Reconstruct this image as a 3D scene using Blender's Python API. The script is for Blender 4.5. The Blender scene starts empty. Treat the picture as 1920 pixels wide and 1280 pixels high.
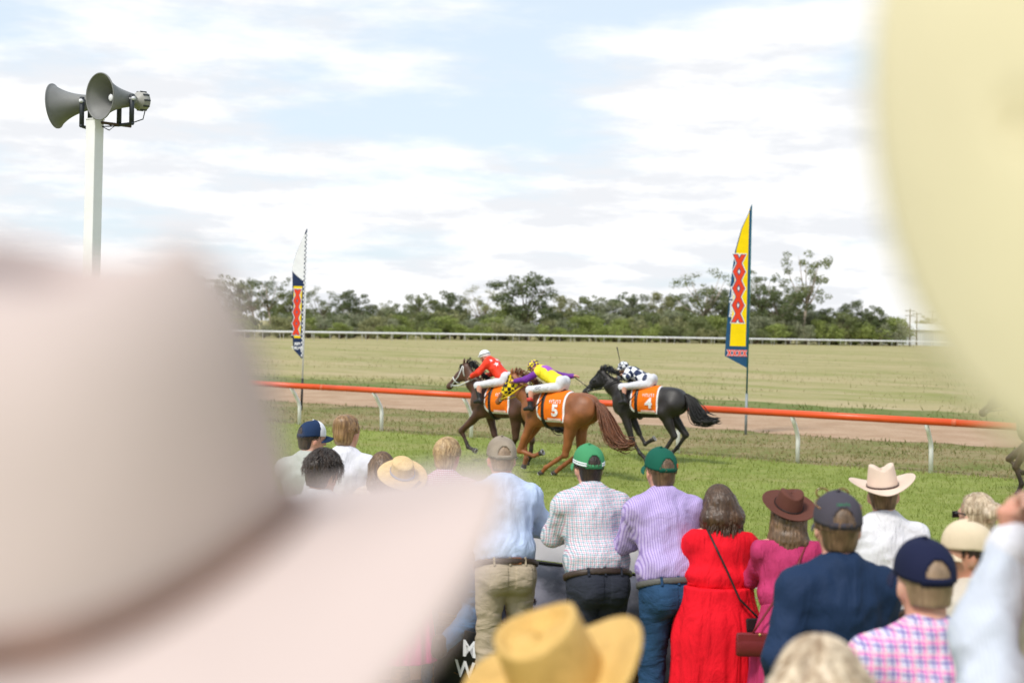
import bpy, math, random
import numpy as np
from mathutils import Vector, Matrix
R = math.radians
sc = bpy.context.scene
COL = sc.collection
# ------------------------------------------------------------------ camera
HC = 2.8; FPX = 2667.0
cam = bpy.data.cameras.new('camera'); camo = bpy.data.objects.new('camera', cam); COL.objects.link(camo)
cam.sensor_width = 36.0; cam.lens = 50.0; cam.clip_start = 0.05; cam.clip_end = 4000
CAMR = Matrix.Rotation(R(90 - 0.68), 3, 'X') @ Matrix.Rotation(R(1.2), 3, 'Z')
camo.matrix_world = Matrix.Translation((0, 0, HC)) @ CAMR.to_4x4()
cam.dof.use_dof = True; cam.dof.focus_distance = 13.0; cam.dof.aperture_fstop = 2.3
sc.camera = camo
# ------------------------------------------------------------------ sky and sun
SUN_EL, SUN_AZ = 52.0, 215.0          # azimuth: compass from +Y clockwise
w = bpy.data.worlds.new('World'); sc.world = w; w.use_nodes = True
def build_world():
    nt = w.node_tree; N = nt.nodes; L = nt.links
    for n in list(N): N.remove(n)
    out = N.new('ShaderNodeOutputWorld'); bg = N.new('ShaderNodeBackground'); bg.inputs[1].default_value = 0.085
    L.new(bg.outputs[0], out.inputs[0])
    sky = N.new('ShaderNodeTexSky'); sky.sky_type = 'NISHITA'; sky.sun_disc = False
    sky.sun_elevation = R(SUN_EL); sky.sun_rotation = R(SUN_AZ); sky.air_density = 1.0; sky.dust_density = 1.6
    tc = N.new('ShaderNodeTexCoord')
    sep = N.new('ShaderNodeSeparateXYZ'); L.new(tc.outputs['Generated'], sep.inputs[0])
    def math_(op, a, b=None, clamp=False):
        m = N.new('ShaderNodeMath'); m.operation = op; m.use_clamp = clamp
        for i, v in enumerate((a, b)):
            if v is None: continue
            if isinstance(v, (int, float)): m.inputs[i].default_value = v
            else: L.new(v, m.inputs[i])
        return m.outputs[0]
    # cloud deck: direction squeezed so that clouds flatten towards the horizon
    zz = math_('MAXIMUM', sep.outputs[2], 0.0)
    den = math_('ADD', zz, 0.16)
    comb = N.new('ShaderNodeCombineXYZ')
    L.new(math_('DIVIDE', sep.outputs[0], den), comb.inputs[0]); L.new(math_('DIVIDE', sep.outputs[1], den), comb.inputs[1])
    L.new(math_('MULTIPLY', zz, 9.0), comb.inputs[2])
    def noise(scale, detail, rough, off):
        mp = N.new('ShaderNodeMapping'); mp.inputs['Location'].default_value = off
        L.new(comb.outputs[0], mp.inputs[0])
        n = N.new('ShaderNodeTexNoise'); n.inputs['Scale'].default_value = scale; n.inputs['Detail'].default_value = detail
        n.inputs['Roughness'].default_value = rough; L.new(mp.outputs[0], n.inputs['Vector']); return n.outputs[0]
    n1 = noise(1.35, 8, 0.58, (3.1, 1.7, 0.0)); n2 = noise(2.6, 7, 0.6, (7.7, 4.1, 2.0))
    dens = math_('SUBTRACT', math_('ADD', n1, math_('MULTIPLY', zz, -0.95)), -0.20)
    mr = N.new('ShaderNodeMapRange'); mr.interpolation_type = 'SMOOTHSTEP'; mr.inputs[1].default_value = 0.40; mr.inputs[2].default_value = 0.62
    L.new(dens, mr.inputs[0])
    mr2 = N.new('ShaderNodeMapRange'); mr2.interpolation_type = 'SMOOTHSTEP'; mr2.inputs[1].default_value = 0.40; mr2.inputs[2].default_value = 0.58
    L.new(n2, mr2.inputs[0])
    cl = N.new('ShaderNodeMix'); cl.data_type = 'RGBA'
    cl.inputs[6].default_value = (4.9, 5.0, 5.2, 1); cl.inputs[7].default_value = (6.1, 6.1, 6.15, 1)
    L.new(mr2.outputs[0], cl.inputs[0])
    # clear sky: the Nishita colour lightened by thin high cloud
    thin = N.new('ShaderNodeMix'); thin.data_type = 'RGBA'; thin.inputs[0].default_value = 0.8
    L.new(sky.outputs[0], thin.inputs[6]); thin.inputs[7].default_value = (4.45, 5.05, 5.6, 1)
    mx = N.new('ShaderNodeMix'); mx.data_type = 'RGBA'
    L.new(mr.outputs[0], mx.inputs[0]); L.new(thin.outputs[2], mx.inputs[6]); L.new(cl.outputs[2], mx.inputs[7])
    L.new(mx.outputs[2], bg.inputs[0])
build_world()
sun = bpy.data.lights.new('sun', 'SUN'); sun.energy = 1.5; sun.angle = R(12); sun.color = (1.0, 0.955, 0.88)
suno = bpy.data.objects.new('sun', sun); COL.objects.link(suno)
_d = Vector((math.sin(R(SUN_AZ)) * math.cos(R(SUN_EL)), math.cos(R(SUN_AZ)) * math.cos(R(SUN_EL)), math.sin(R(SUN_EL))))
suno.rotation_euler = (-_d).to_track_quat('-Z', 'Y').to_euler(); suno.location = _d * 60
sc.view_settings.view_transform = 'Standard'; sc.view_settings.look = 'None'; sc.view_settings.gamma = 1.0
sc.view_settings.exposure = 1.1
try: sc.cycles.use_denoising = True
except Exception: pass
# ------------------------------------------------------------------ projection helpers (photo pixels of the 1920 x 1280 frame)
def ray(x, y):
    return CAMR @ Vector(((x - 960) / FPX, -(y - 640) / FPX, -1.0))
def P(x, y, Y):
    d = ray(x, y); return Vector((0, 0, HC)) + d * (Y / d.y)
def G(x, y, z=0.0):
    d = ray(x, y); return Vector((0, 0, HC)) + d * ((z - HC) / d.z)
_a = G(1745, 887); _b = G(715, 808)
TR = (_b - _a).normalized()                      # direction the race runs (left and away)
NR = Vector((TR.y, -TR.x, 0))
if NR.y < 0: NR = -NR
V_RAIL = _a.dot(NR)
_f0 = P(980, 985, 9.93)
V_FENCE = _f0.dot(NR) - 0.0
def sv(p): return p.dot(TR), p.dot(NR)
def fromsv(s, v, z=0.0):
    q = TR * s + NR * v; return Vector((q.x, q.y, z))
def sstep(a, b, x):
    t = np.clip((x - a) / (b - a), 0, 1); return t * t * (3 - 2 * t)
def gzv(v):
    v = np.asarray(v, float)
    z = 0.3 * (1 - sstep(V_FENCE + 0.4, V_FENCE + 3.2, v))
    z = z + 0.72 * np.clip(1 - np.maximum(v, 0) / 3.6, 0, 1) ** 1.3
    # low bank between the turf and the dirt track
    z = z + 0.04 * np.exp(-((v - (V_RAIL + 2.6)) / 1.1) ** 2)
    return z
def gz(x, y): return float(gzv(x * NR.x + y * NR.y))
# ------------------------------------------------------------------ object helpers
def tag(o, label, cat=None, group=None, kind=None):
    if label: o['label'] = label
    if cat: o['category'] = cat
    if group: o['group'] = group
    if kind: o['kind'] = kind
    return o
def link(o, parent=None):
    COL.objects.link(o)
    if parent is not None: o.parent = parent
    return o
def empty(name, loc=(0, 0, 0), rz=0.0, scale=1.0):
    o = bpy.data.objects.new(name, None); o.empty_display_size = 0.2
    o.location = loc; o.rotation_euler = (0, 0, rz); o.scale = (scale,) * 3
    return link(o)
def mesh_np(name, V, F, smooth=True):
    """V (n,3) array, F (m,k) array of k-gons"""
    V = np.asarray(V, np.float32); F = np.asarray(F, np.int32)
    me = bpy.data.meshes.new(name); m, k = F.shape
    me.vertices.add(len(V)); me.vertices.foreach_set('co', V.ravel())
    me.loops.add(m * k); me.loops.foreach_set('vertex_index', F.ravel())
    me.polygons.add(m); me.polygons.foreach_set('loop_start', np.arange(0, m * k, k, dtype=np.int32))
    me.polygons.foreach_set('loop_total', np.full(m, k, np.int32))
    if smooth: me.polygons.foreach_set('use_smooth', np.ones(m, bool))
    me.update(calc_edges=True); me.validate(); return me
class MB:
    """collects simple shapes into one mesh"""
    def __init__(s): s.v = []; s.f = []; s.sm = []
    def add(s, V, F, sm=False):
        o = len(s.v); s.v += [tuple(p) for p in V]; s.f += [tuple(i + o for i in f) for f in F]; s.sm += [sm] * len(F); return s
    def box(s, c, d, M=None):
        x, y, z = (q / 2 for q in d); V = [Vector((i * x, j * y, k * z)) for i in (-1, 1) for j in (-1, 1) for k in (-1, 1)]
        if M is not None: V = [M @ p for p in V]
        c = Vector(c); V = [p + c for p in V]
        return s.add(V, [(0, 1, 3, 2), (4, 6, 7, 5), (0, 4, 5, 1), (2, 3, 7, 6), (0, 2, 6, 4), (1, 5, 7, 3)])
    def tube(s, pts, rad, seg=8, caps=True, flat=1.0):
        pts = [Vector(p) for p in pts]; n = len(pts)
        if not hasattr(rad, '__len__'): rad = [rad] * n
        V = []; up = None
        for i, p in enumerate(pts):
            t = (pts[min(i + 1, n - 1)] - pts[max(i - 1, 0)]).normalized()
            if up is None: up = Vector((0, 0, 1)) if abs(t.z) < 0.9 else Vector((1, 0, 0))
            x = t.cross(up).normalized(); y = x.cross(t).normalized(); up = y
            V += [p + (x * math.cos(2 * math.pi * j / seg) + y * flat * math.sin(2 * math.pi * j / seg)) * rad[i] for j in range(seg)]
        F = [(i * seg + j, i * seg + (j + 1) % seg, (i + 1) * seg + (j + 1) % seg, (i + 1) * seg + j) for i in range(n - 1) for j in range(seg)]
        F = [f[::-1] for f in F]
        if caps: F += [tuple(range(seg)), tuple((n - 1) * seg + j for j in range(seg - 1, -1, -1))]
        return s.add(V, F, True)
    def lathe(s, prof, seg=24, M=None):
        V = []; n = len(prof)
        for r, z in prof: V += [Vector((r * math.cos(2 * math.pi * j / seg), r * math.sin(2 * math.pi * j / seg), z)) for j in range(seg)]
        if M is not None: V = [M @ p for p in V]
        return s.add(V, [(i * seg + j, i * seg + (j + 1) % seg, (i + 1) * seg + (j + 1) % seg, (i + 1) * seg + j) for i in range(n - 1) for j in range(seg)], True)
    def mesh(s, name):
        me = bpy.data.meshes.new(name); me.from_pydata(s.v, [], s.f); me.polygons.foreach_set('use_smooth', s.sm); me.update(); return me
    def build(s, name, mat, parent=None, bevel=0):
        o = bpy.data.objects.new(name, s.mesh(name)); o.data.materials.append(mat); link(o, parent)
        if bevel:
            m = o.modifiers.new('bevel', 'BEVEL'); m.width = bevel; m.segments = 2; m.limit_method = 'ANGLE'
        return o
def ob(name, me, mat, parent=None):
    o = bpy.data.objects.new(name, me)
    for m in (mat if isinstance(mat, (list, tuple)) else [mat]): me.materials.append(m)
    return link(o, parent)
# ------------------------------------------------------------------ materials
MATS = {}
class NB:
    """small node-building helper on a fresh Principled material"""
    def __init__(s, name, rough=0.8, spec=0.3):
        s.m = bpy.data.materials.new(name); s.m.use_nodes = True; s.nt = s.m.node_tree; s.N = s.nt.nodes; s.L = s.nt.links
        s.b = s.N['Principled BSDF']; s.b.inputs['Roughness'].default_value = rough; s.b.inputs['Specular IOR Level'].default_value = spec
        s.tc = s.N.new('ShaderNodeTexCoord')
    def obj(s): return s.tc.outputs['Object']
    def world(s):
        g = s.N.new('ShaderNodeNewGeometry'); return g.outputs['Position']
    def mapv(s, v, scale=(1, 1, 1), rot=(0, 0, 0), loc=(0, 0, 0)):
        m = s.N.new('ShaderNodeMapping'); m.inputs['Scale'].default_value = scale; m.inputs['Rotation'].default_value = rot; m.inputs['Location'].default_value = loc
        s.L.new(v, m.inputs[0]); return m.outputs[0]
    def noise(s, v, scale, detail=3, rough=0.55, dist=0.0):
        n = s.N.new('ShaderNodeTexNoise'); n.inputs['Scale'].default_value = scale; n.inputs['Detail'].default_value = detail
        n.inputs['Roughness'].default_value = rough; n.inputs['Distortion'].default_value = dist; s.L.new(v, n.inputs['Vector']); return n.outputs[0]
    def math(s, op, a, b=None, clamp=False):
        m = s.N.new('ShaderNodeMath'); m.operation = op; m.use_clamp = clamp
        for i, v in enumerate((a, b)):
            if v is None: continue
            if isinstance(v, (int, float)): m.inputs[i].default_value = v
            else: s.L.new(v, m.inputs[i])
        return m.outputs[0]
    def rng(s, v, a, b, c=0.0, d=1.0, smooth=True):
        m = s.N.new('ShaderNodeMapRange'); m.interpolation_type = 'SMOOTHSTEP' if smooth else 'LINEAR'
        for i, q in enumerate((a, b, c, d)): m.inputs[i + 1].default_value = q
        s.L.new(v, m.inputs[0]); return m.outputs[0]
    def mix(s, f, a, b, mode='MIX'):
        m = s.N.new('ShaderNodeMix'); m.data_type = 'RGBA'; m.blend_type = mode
        for i, v in ((0, f), (6, a), (7, b)):
            if isinstance(v, (int, float)): m.inputs[i].default_value = v
            elif isinstance(v, (tuple, list)): m.inputs[i].default_value = (*v[:3], 1)
            else: s.L.new(v, m.inputs[i])
        return m.outputs[2]
    def xyz(s, v):
        m = s.N.new('ShaderNodeSeparateXYZ'); s.L.new(v, m.inputs[0]); return m.outputs
    def col(s, c):
        if isinstance(c, (tuple, list)): s.b.inputs['Base Color'].default_value = (*c[:3], 1)
        else: s.L.new(c, s.b.inputs['Base Color'])
    def bump(s, h, strength=0.3, dist=0.01, prev=None):
        b = s.N.new('ShaderNodeBump'); b.inputs['Strength'].default_value = strength; b.inputs['Distance'].default_value = dist
        s.L.new(h, b.inputs['Height'])
        if prev is not None: s.L.new(prev, b.inputs['Normal'])
        return b.outputs[0]
    def translucent(s, c, fac):
        t = s.N.new('ShaderNodeBsdfTranslucent'); m = s.N.new('ShaderNodeMixShader'); m.inputs[0].default_value = fac
        s.L.new(c, t.inputs[0]); s.L.new(s.b.outputs[0], m.inputs[1]); s.L.new(t.outputs[0], m.inputs[2]); s.L.new(m.outputs[0], s.N['Material Output'].inputs[0])
    def normal(s, n): s.L.new(n, s.b.inputs['Normal'])
def sr(r, g, b):
    """sRGB 0-255 to linear"""
    f = lambda c: c / 12.92 if c <= 0.04045 else ((c + 0.055) / 1.055) ** 2.4
    return (f(r / 255), f(g / 255), f(b / 255))
def plain(name, c, rough=0.6, spec=0.3, var=0.12, vs=6.0, bump=0.0, bs=60.0, bd=0.003, metal=0.0):
    if name in MATS: return MATS[name]
    n = NB(name, rough, spec); n.b.inputs['Metallic'].default_value = metal
    f = n.noise(n.obj(), vs, 5, 0.6)
    n.col(n.mix(n.rng(f, 0.3, 0.7), tuple(q * (1 - var) for q in c), tuple(min(1, q * (1 + var)) for q in c)))
    if bump: n.normal(n.bump(n.noise(n.obj(), bs, 4), bump, bd))
    MATS[name] = n.m; return n.m
def cloth(name, base, lines=(), rough=0.85, fold=0.5, weave=0.1, sheen=0.0, var=0.06, fs=7.0, fstretch=(1.0, 1.0, 0.45)):
    """woven cloth; lines = (axis, period, width, colour, alpha[, offset]) drawn as yarn-dyed stripes"""
    if name in MATS: return MATS[name]
    n = NB(name, rough, 0.2); o = n.obj(); X = n.xyz(o)
    c = n.mix(n.rng(n.noise(o, 5, 4), 0.3, 0.7), tuple(q * (1 - var) for q in base), tuple(min(1, q * (1 + var)) for q in base))
    for l in lines:
        ax, per, wid, colr, al = l[:5]; off = l[5] if len(l) > 5 else 0.0
        q = X[0] if ax == 'x' else X[2] if ax == 'z' else X[1]
        wob = n.math('MULTIPLY', n.noise(o, 9, 2), 0.012)
        fr = n.math('FRACT', n.math('DIVIDE', n.math('ADD', n.math('ADD', q, wob), 10 + off), per))
        msk = n.math('MULTIPLY', n.math('LESS_THAN', fr, wid), al)
        c = n.mix(msk, c, colr)
    n.col(c)
    f1 = n.noise(n.mapv(o, fstretch), fs, 4, 0.5, 1.4)
    nn = n.bump(f1, min(1.0, fold * 1.2), 0.045)
    f2 = n.noise(n.mapv(o, (1, 1, 0.6), (0.3, 0.5, 0.2)), fs * 3.3, 3, 0.5, 0.8)
    nn = n.bump(f2, fold * 0.5, 0.014, nn)
    if weave: nn = n.bump(n.noise(o, 420, 1), weave, 0.001, nn)
    n.normal(nn)
    if sheen: n.b.inputs['Sheen Weight'].default_value = sheen
    MATS[name] = n.m; return n.m
# ------------------------------------------------------------------ signed-distance modelling -> one continuous mesh
def _n3(a): return np.asarray(a, float)
class Sdf:
    """union of tapered limbs and ellipsoids, blended smoothly, then cut / displaced"""
    def __init__(s): s.p = []; s.mods = []
    def cone(s, a, b, ra, rb, k=0.04, flat=None):
        """tapered capsule; flat=(direction, factor) squeezes it along a direction"""
        s.p.append(('c', _n3(a), _n3(b), ra, rb, k, flat)); return s
    def chain(s, pts, rad, k=0.04, flat=None):
        for i in range(len(pts) - 1): s.cone(pts[i], pts[i + 1], rad[i], rad[i + 1], k, flat)
        return s
    def ell(s, c, r, k=0.04, M=None):
        """ellipsoid, M (3x3) turns it"""
        s.p.append(('e', _n3(c), _n3(r), None if M is None else np.array(M), None, k, None)); return s
    def mod(s, fn): s.mods.append(fn); return s
    def bbox(s, q, pad):
        if q[0] == 'c':
            r = max(q[3], q[4]) * 1.02; lo = np.minimum(q[1], q[2]) - r; hi = np.maximum(q[1], q[2]) + r
        else:
            r = q[2] if q[3] is None else np.full(3, q[2].max()); lo = q[1] - r; hi = q[1] + r
        return lo - pad, hi + pad
    def dist(s, q, X, Y, Z):
        if q[0] == 'c':
            a, b, ra, rb, k, flat = q[1:]
            x, y, z = X - a[0], Y - a[1], Z - a[2]; d = b - a; scale = 1.0
            if flat is not None:
                u = _n3(flat[0]); u = u / np.linalg.norm(u); g = (1 / flat[1] - 1); t = (x * u[0] + y * u[1] + z * u[2]) * g
                x = x + u[0] * t; y = y + u[1] * t; z = z + u[2] * t; d = d + u * (d @ u) * g
            dd = d @ d + 1e-9; t = np.clip((x * d[0] + y * d[1] + z * d[2]) / dd, 0, 1)
            return np.sqrt((x - d[0] * t) ** 2 + (y - d[1] * t) ** 2 + (z - d[2] * t) ** 2) - (ra + (rb - ra) * t)
        c, r, M = q[1:4]; x, y, z = X - c[0], Y - c[1], Z - c[2]
        if M is not None:
            x, y, z = (M[0, i] * x + M[1, i] * y + M[2, i] * z for i in range(3))
        k0 = np.sqrt((x / r[0]) ** 2 + (y / r[1]) ** 2 + (z / r[2]) ** 2)
        k1 = np.sqrt((x / r[0] ** 2) ** 2 + (y / r[1] ** 2) ** 2 + (z / r[2] ** 2) ** 2)
        return k0 * (k0 - 1) / np.maximum(k1, 1e-6)
    @staticmethod
    def smin(a, b, k):
        h = np.maximum(k - np.abs(a - b), 0) / k; return np.minimum(a, b) - h * h * k * 0.25
    def at(s, pts):
        X, Y, Z = np.asarray(pts, float).T; f = np.full(X.shape, 1.0)
        for q in s.p: f = s.smin(f, s.dist(q, X, Y, Z), q[5])
        for m in s.mods: f = m(X, Y, Z, f)
        return f
    def mesh(s, name, res, relax=1):
        pad = res * 4 + 0.03
        bb = [s.bbox(q, pad) for q in s.p]
        lo = np.min([b[0] for b in bb], 0); hi = np.max([b[1] for b in bb], 0)
        n = np.ceil((hi - lo) / res).astype(int) + 1
        ax = [lo[i] + np.arange(n[i]) * res for i in range(3)]
        F = np.full(n, 0.2, np.float32)
        for q, (l, h) in zip(s.p, bb):
            sl = tuple(slice(max(0, int((l[i] - lo[i]) / res)), min(n[i], int((h[i] - lo[i]) / res) + 2)) for i in range(3))
            X = ax[0][sl[0]][:, None, None]; Y = ax[1][sl[1]][None, :, None]; Z = ax[2][sl[2]][None, None, :]
            F[sl] = s.smin(F[sl], s.dist(q, X, Y, Z), q[5])
        X = ax[0][:, None, None]; Y = ax[1][None, :, None]; Z = ax[2][None, None, :]
        for m in s.mods: F = m(X, Y, Z, F)
        F = np.asarray(F, np.float32)
        for a in range(3):
            ix = [slice(None)] * 3
            for e in (0, -1): ix[a] = e; F[tuple(ix)] = 0.2
        V, Q = surface_nets(F, lo, res)
        if relax and len(V): V = relax_np(V, Q, relax)
        return mesh_np(name, V, Q)
def surface_nets(F, lo, h):
    S = F < 0
    c = sum(S[i:S.shape[0] - 1 + i, j:S.shape[1] - 1 + j, k:S.shape[2] - 1 + k].astype(np.int8) for i in (0, 1) for j in (0, 1) for k in (0, 1))
    act = (c > 0) & (c < 8); idx = np.full(act.shape, -1, np.int32); n = int(act.sum()); idx[act] = np.arange(n)
    I, J, K = np.nonzero(act)
    cs = [(i, j, k) for i in (0, 1) for j in (0, 1) for k in (0, 1)]
    val = {q: F[I + q[0], J + q[1], K + q[2]] for q in cs}
    acc = np.zeros((n, 3)); cnt = np.zeros(n)
    for a in cs:
        for ax in range(3):
            if a[ax]: continue
            b = list(a); b[ax] = 1; b = tuple(b); va, vb = val[a], val[b]; m = (va < 0) != (vb < 0)
            t = np.where(m, va / np.where(m, va - vb, 1), 0)
            p = np.tile(np.array(a, float), (n, 1)); p[:, ax] += t
            acc += p * m[:, None]; cnt += m
    V = np.stack([I, J, K], 1) + acc / np.maximum(cnt, 1)[:, None]
    V = np.asarray(lo) + V * h
    Q = []
    for ax in range(3):
        o1, o2 = [(1, 2), (2, 0), (0, 1)][ax]
        s0 = [slice(1, -1)] * 3; s1 = [slice(1, -1)] * 3
        s0[ax] = slice(0, S.shape[ax] - 1); s1[ax] = slice(1, S.shape[ax])
        A = S[tuple(s0)]; B = S[tuple(s1)]; m = A != B; T = np.stack(np.nonzero(m), 1)
        off = np.array([1, 1, 1]); off[ax] = 0; T = T + off
        fl = A[m]
        def ci(d1, d2):
            U = T.copy(); U[:, o1] += d1; U[:, o2] += d2; return idx[U[:, 0], U[:, 1], U[:, 2]]
        q = np.stack([ci(-1, -1), ci(0, -1), ci(0, 0), ci(-1, 0)], 1)
        q[~fl] = q[~fl][:, ::-1]; Q.append(q)
    Q = np.concatenate(Q); Q = Q[(Q >= 0).all(1)]
    return V, Q
def relax_np(V, Q, it):
    E = np.concatenate([Q[:, [i, (i + 1) % 4]] for i in range(4)])
    for _ in range(it):
        s = np.zeros_like(V); c = np.zeros(len(V))
        np.add.at(s, E[:, 0], V[E[:, 1]]); np.add.at(c, E[:, 0], 1); np.add.at(s, E[:, 1], V[E[:, 0]]); np.add.at(c, E[:, 1], 1)
        V = V * 0.5 + 0.5 * s / np.maximum(c, 1)[:, None]
    return V
def wob(seed, n=7, lam=(0.05, 0.14), stretch=(1, 1, 1)):
    """cheap smooth random field for folds"""
    g = np.random.default_rng(seed); D = g.normal(size=(n, 3)); D /= np.linalg.norm(D, axis=1)[:, None]
    D = D * np.array(stretch) * (2 * np.pi / g.uniform(lam[0], lam[1], n))[:, None]; ph = g.uniform(0, 6.28, n)
    def f(X, Y, Z): return sum(np.sin(D[i, 0] * X + D[i, 1] * Y + D[i, 2] * Z + ph[i]) for i in range(n)) / n
    return f
# ================================================================== the setting
rnd = random.Random(7); RG = np.random.default_rng(11)
def vat(y, x=1490): return G(x, y).dot(NR)
V_TURF_END = V_RAIL + 0.05
V_D0, V_D1 = vat(815), vat(781)          # dirt track
V_IN = vat(757)                          # end of the green strip behind the dirt
def grass_mat(name, cols, dry, scale=0.5, fine=25.0, band=None):
    n = NB(name, 0.9, 0.1); p = n.world()
    a = n.noise(p, scale, 6, 0.6); b = n.noise(p, fine, 4, 0.7); c_ = n.noise(p, scale * 6, 4, 0.6)
    c = n.mix(n.rng(a, 0.35, 0.65), cols[0], cols[1]); c = n.mix(n.rng(c_, 0.42, 0.7), c, cols[2])
    d = n.math('ADD', n.noise(p, scale * 0.6, 5, 0.65), n.math('MULTIPLY', n.noise(p, scale * 4, 3), 0.3))
    c = n.mix(n.rng(d, dry[0], dry[1]), c, dry[2])
    c = n.mix(n.rng(b, 0.3, 0.8, 0.0, 0.45), c, tuple(q * 0.45 for q in cols[0]))
    n.col(c); n.normal(n.bump(b, 0.5, 0.03)); return n.m
m_turf = grass_mat('turf', [(0.195, 0.24, 0.048), (0.255, 0.30, 0.07), (0.29, 0.315, 0.095)], (0.68, 0.92, (0.33, 0.30, 0.12)), 0.35, 30)
def infield_mat():
    # mown infield: strips of green and straw running along the course
    n = NB('infield_grass', 0.95, 0.05); p = n.world()
    ang = math.atan2(TR.y, TR.x)
    q = n.mapv(p, (0.10, 0.42, 1), (0, 0, -ang))
    m0 = n.N.new('ShaderNodeVectorRotate'); m0.rotation_type = 'Z_AXIS'; m0.inputs['Angle'].default_value = -ang; n.L.new(p, m0.inputs['Vector'])
    q = n.mapv(m0.outputs[0], (0.12, 0.5, 1))
    a = n.noise(q, 0.30, 6, 0.62); b = n.noise(q, 2.2, 6, 0.65); f = n.noise(p, 9, 5, 0.7); f2 = n.noise(p, 60, 2, 0.6)
    c = n.mix(n.rng(a, 0.36, 0.62), (0.275, 0.280, 0.100), (0.430, 0.355, 0.195))
    c = n.mix(n.rng(b, 0.46, 0.70), c, (0.50, 0.40, 0.26))
    c = n.mix(n.rng(n.noise(q, 1.2, 5, 0.6), 0.55, 0.7), c, (0.175, 0.215, 0.055))
    c = n.mix(n.rng(f, 0.35, 0.75, 0.0, 0.4), c, (0.13, 0.12, 0.045))
    n.col(c); n.normal(n.bump(f2, 0.4, 0.04)); return n.m
m_in = infield_mat()
def dirt_mat():
    n = NB('dirt', 0.95, 0.05); p = n.world(); a = n.noise(p, 0.8, 6, 0.65); b = n.noise(p, 14, 5, 0.7)
    c = n.mix(n.rng(a, 0.35, 0.65), (0.39, 0.26, 0.17), (0.48, 0.34, 0.235)); c = n.mix(n.rng(b, 0.4, 0.75, 0, 0.6), c, (0.25, 0.155, 0.09))
    n.col(c); n.normal(n.bump(b, 0.6, 0.04)); return n.m
m_dirt = dirt_mat()
m_verge = grass_mat('verge_grass', [(0.150, 0.175, 0.045), (0.205, 0.200, 0.070), (0.255, 0.215, 0.095)], (0.55, 0.8, (0.32, 0.245, 0.135)), 0.55, 22)
m_strip = grass_mat('strip_grass', [(0.115, 0.165, 0.035), (0.150, 0.195, 0.05), (0.20, 0.20, 0.075)], (0.62, 0.85, (0.30, 0.24, 0.12)), 0.5, 22)
def sheet(name, s0, s1, ns, v0, v1, nv, mat, dz=0.0, wav=(0, 0), seed=1):
    """a strip of ground in course coordinates with uneven long edges, following the terrain"""
    g = np.random.default_rng(seed); S = np.linspace(s0, s1, ns); ph = g.uniform(0, 6.28, (2, 8)); fr = g.uniform(0.25, 3.5, (2, 8))
    e = [sum(np.sin(S * fr[i, k] + ph[i, k]) / (1 + fr[i, k]) for k in range(8)) * 0.3 for i in (0, 1)]
    T = np.linspace(0, 1, nv)[None, :]
    V0 = (v0 + wav[0] * e[0])[:, None]; V1 = (v1 + wav[1] * e[1])[:, None]; Vv = V0 + (V1 - V0) * T; SS = np.repeat(S[:, None], nv, 1)
    X = TR.x * SS + NR.x * Vv; Yc = TR.y * SS + NR.y * Vv; Z = gzv(Vv) + dz
    V = np.stack([X, Yc, Z], -1).reshape(-1, 3); I = np.arange(ns * nv).reshape(ns, nv)
    F = np.stack([I[:-1, :-1], I[:-1, 1:], I[1:, 1:], I[1:, :-1]], -1).reshape(-1, 4)
    me = mesh_np(name, V, F); o = ob(name, me, mat); o['kind'] = 'structure'; return o
# the ground: one sheet to the horizon, finer near the course
vs = np.concatenate([[-1500, -300, -60, -15, -4], np.arange(-1, V_FENCE + 4, 0.2), np.arange(V_FENCE + 4.5, V_RAIL - 1, 1.5), np.arange(V_RAIL - 1, V_RAIL + 8, 0.3), [60, 120, 250, 500, 1200, 2500]])
ss = np.concatenate([[-2500, -900, -300, -100], np.arange(-50, 90, 2.0), [100, 150, 300, 800, 2500]])
VV, SS = np.meshgrid(vs, ss); Z = gzv(VV)
V = np.stack([TR.x * SS + NR.x * VV, TR.y * SS + NR.y * VV, Z], -1).reshape(-1, 3); I = np.arange(V.shape[0]).reshape(len(ss), len(vs))
F = np.stack([I[:-1, :-1], I[:-1, 1:], I[1:, 1:], I[1:, :-1]], -1).reshape(-1, 4)
o = ob('ground', mesh_np('ground', V, F), m_in); o['kind'] = 'structure'
sheet('lawn', -40, 60, 60, -6, V_FENCE + 0.2, 60, m_turf, 0.004)['kind'] = 'structure'
sheet('turf_track', -40, 90, 140, V_FENCE + 0.2, V_TURF_END, 50, m_turf, 0.008, (0, 0.5), 2)
sheet('verge', -60, 140, 300, V_TURF_END - 0.9, V_D0 + 0.3, 14, m_verge, 0.004, (0, 0), 3)
sheet('dirt_track', -60, 160, 400, V_D0, V_D1, 8, m_dirt, 0.010, (0.9, 0.7), 4)
sheet('grass_strip', -60, 160, 200, V_D1 - 0.5, V_IN, 10, m_strip, 0.005, (0, 2.0), 5)
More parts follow.
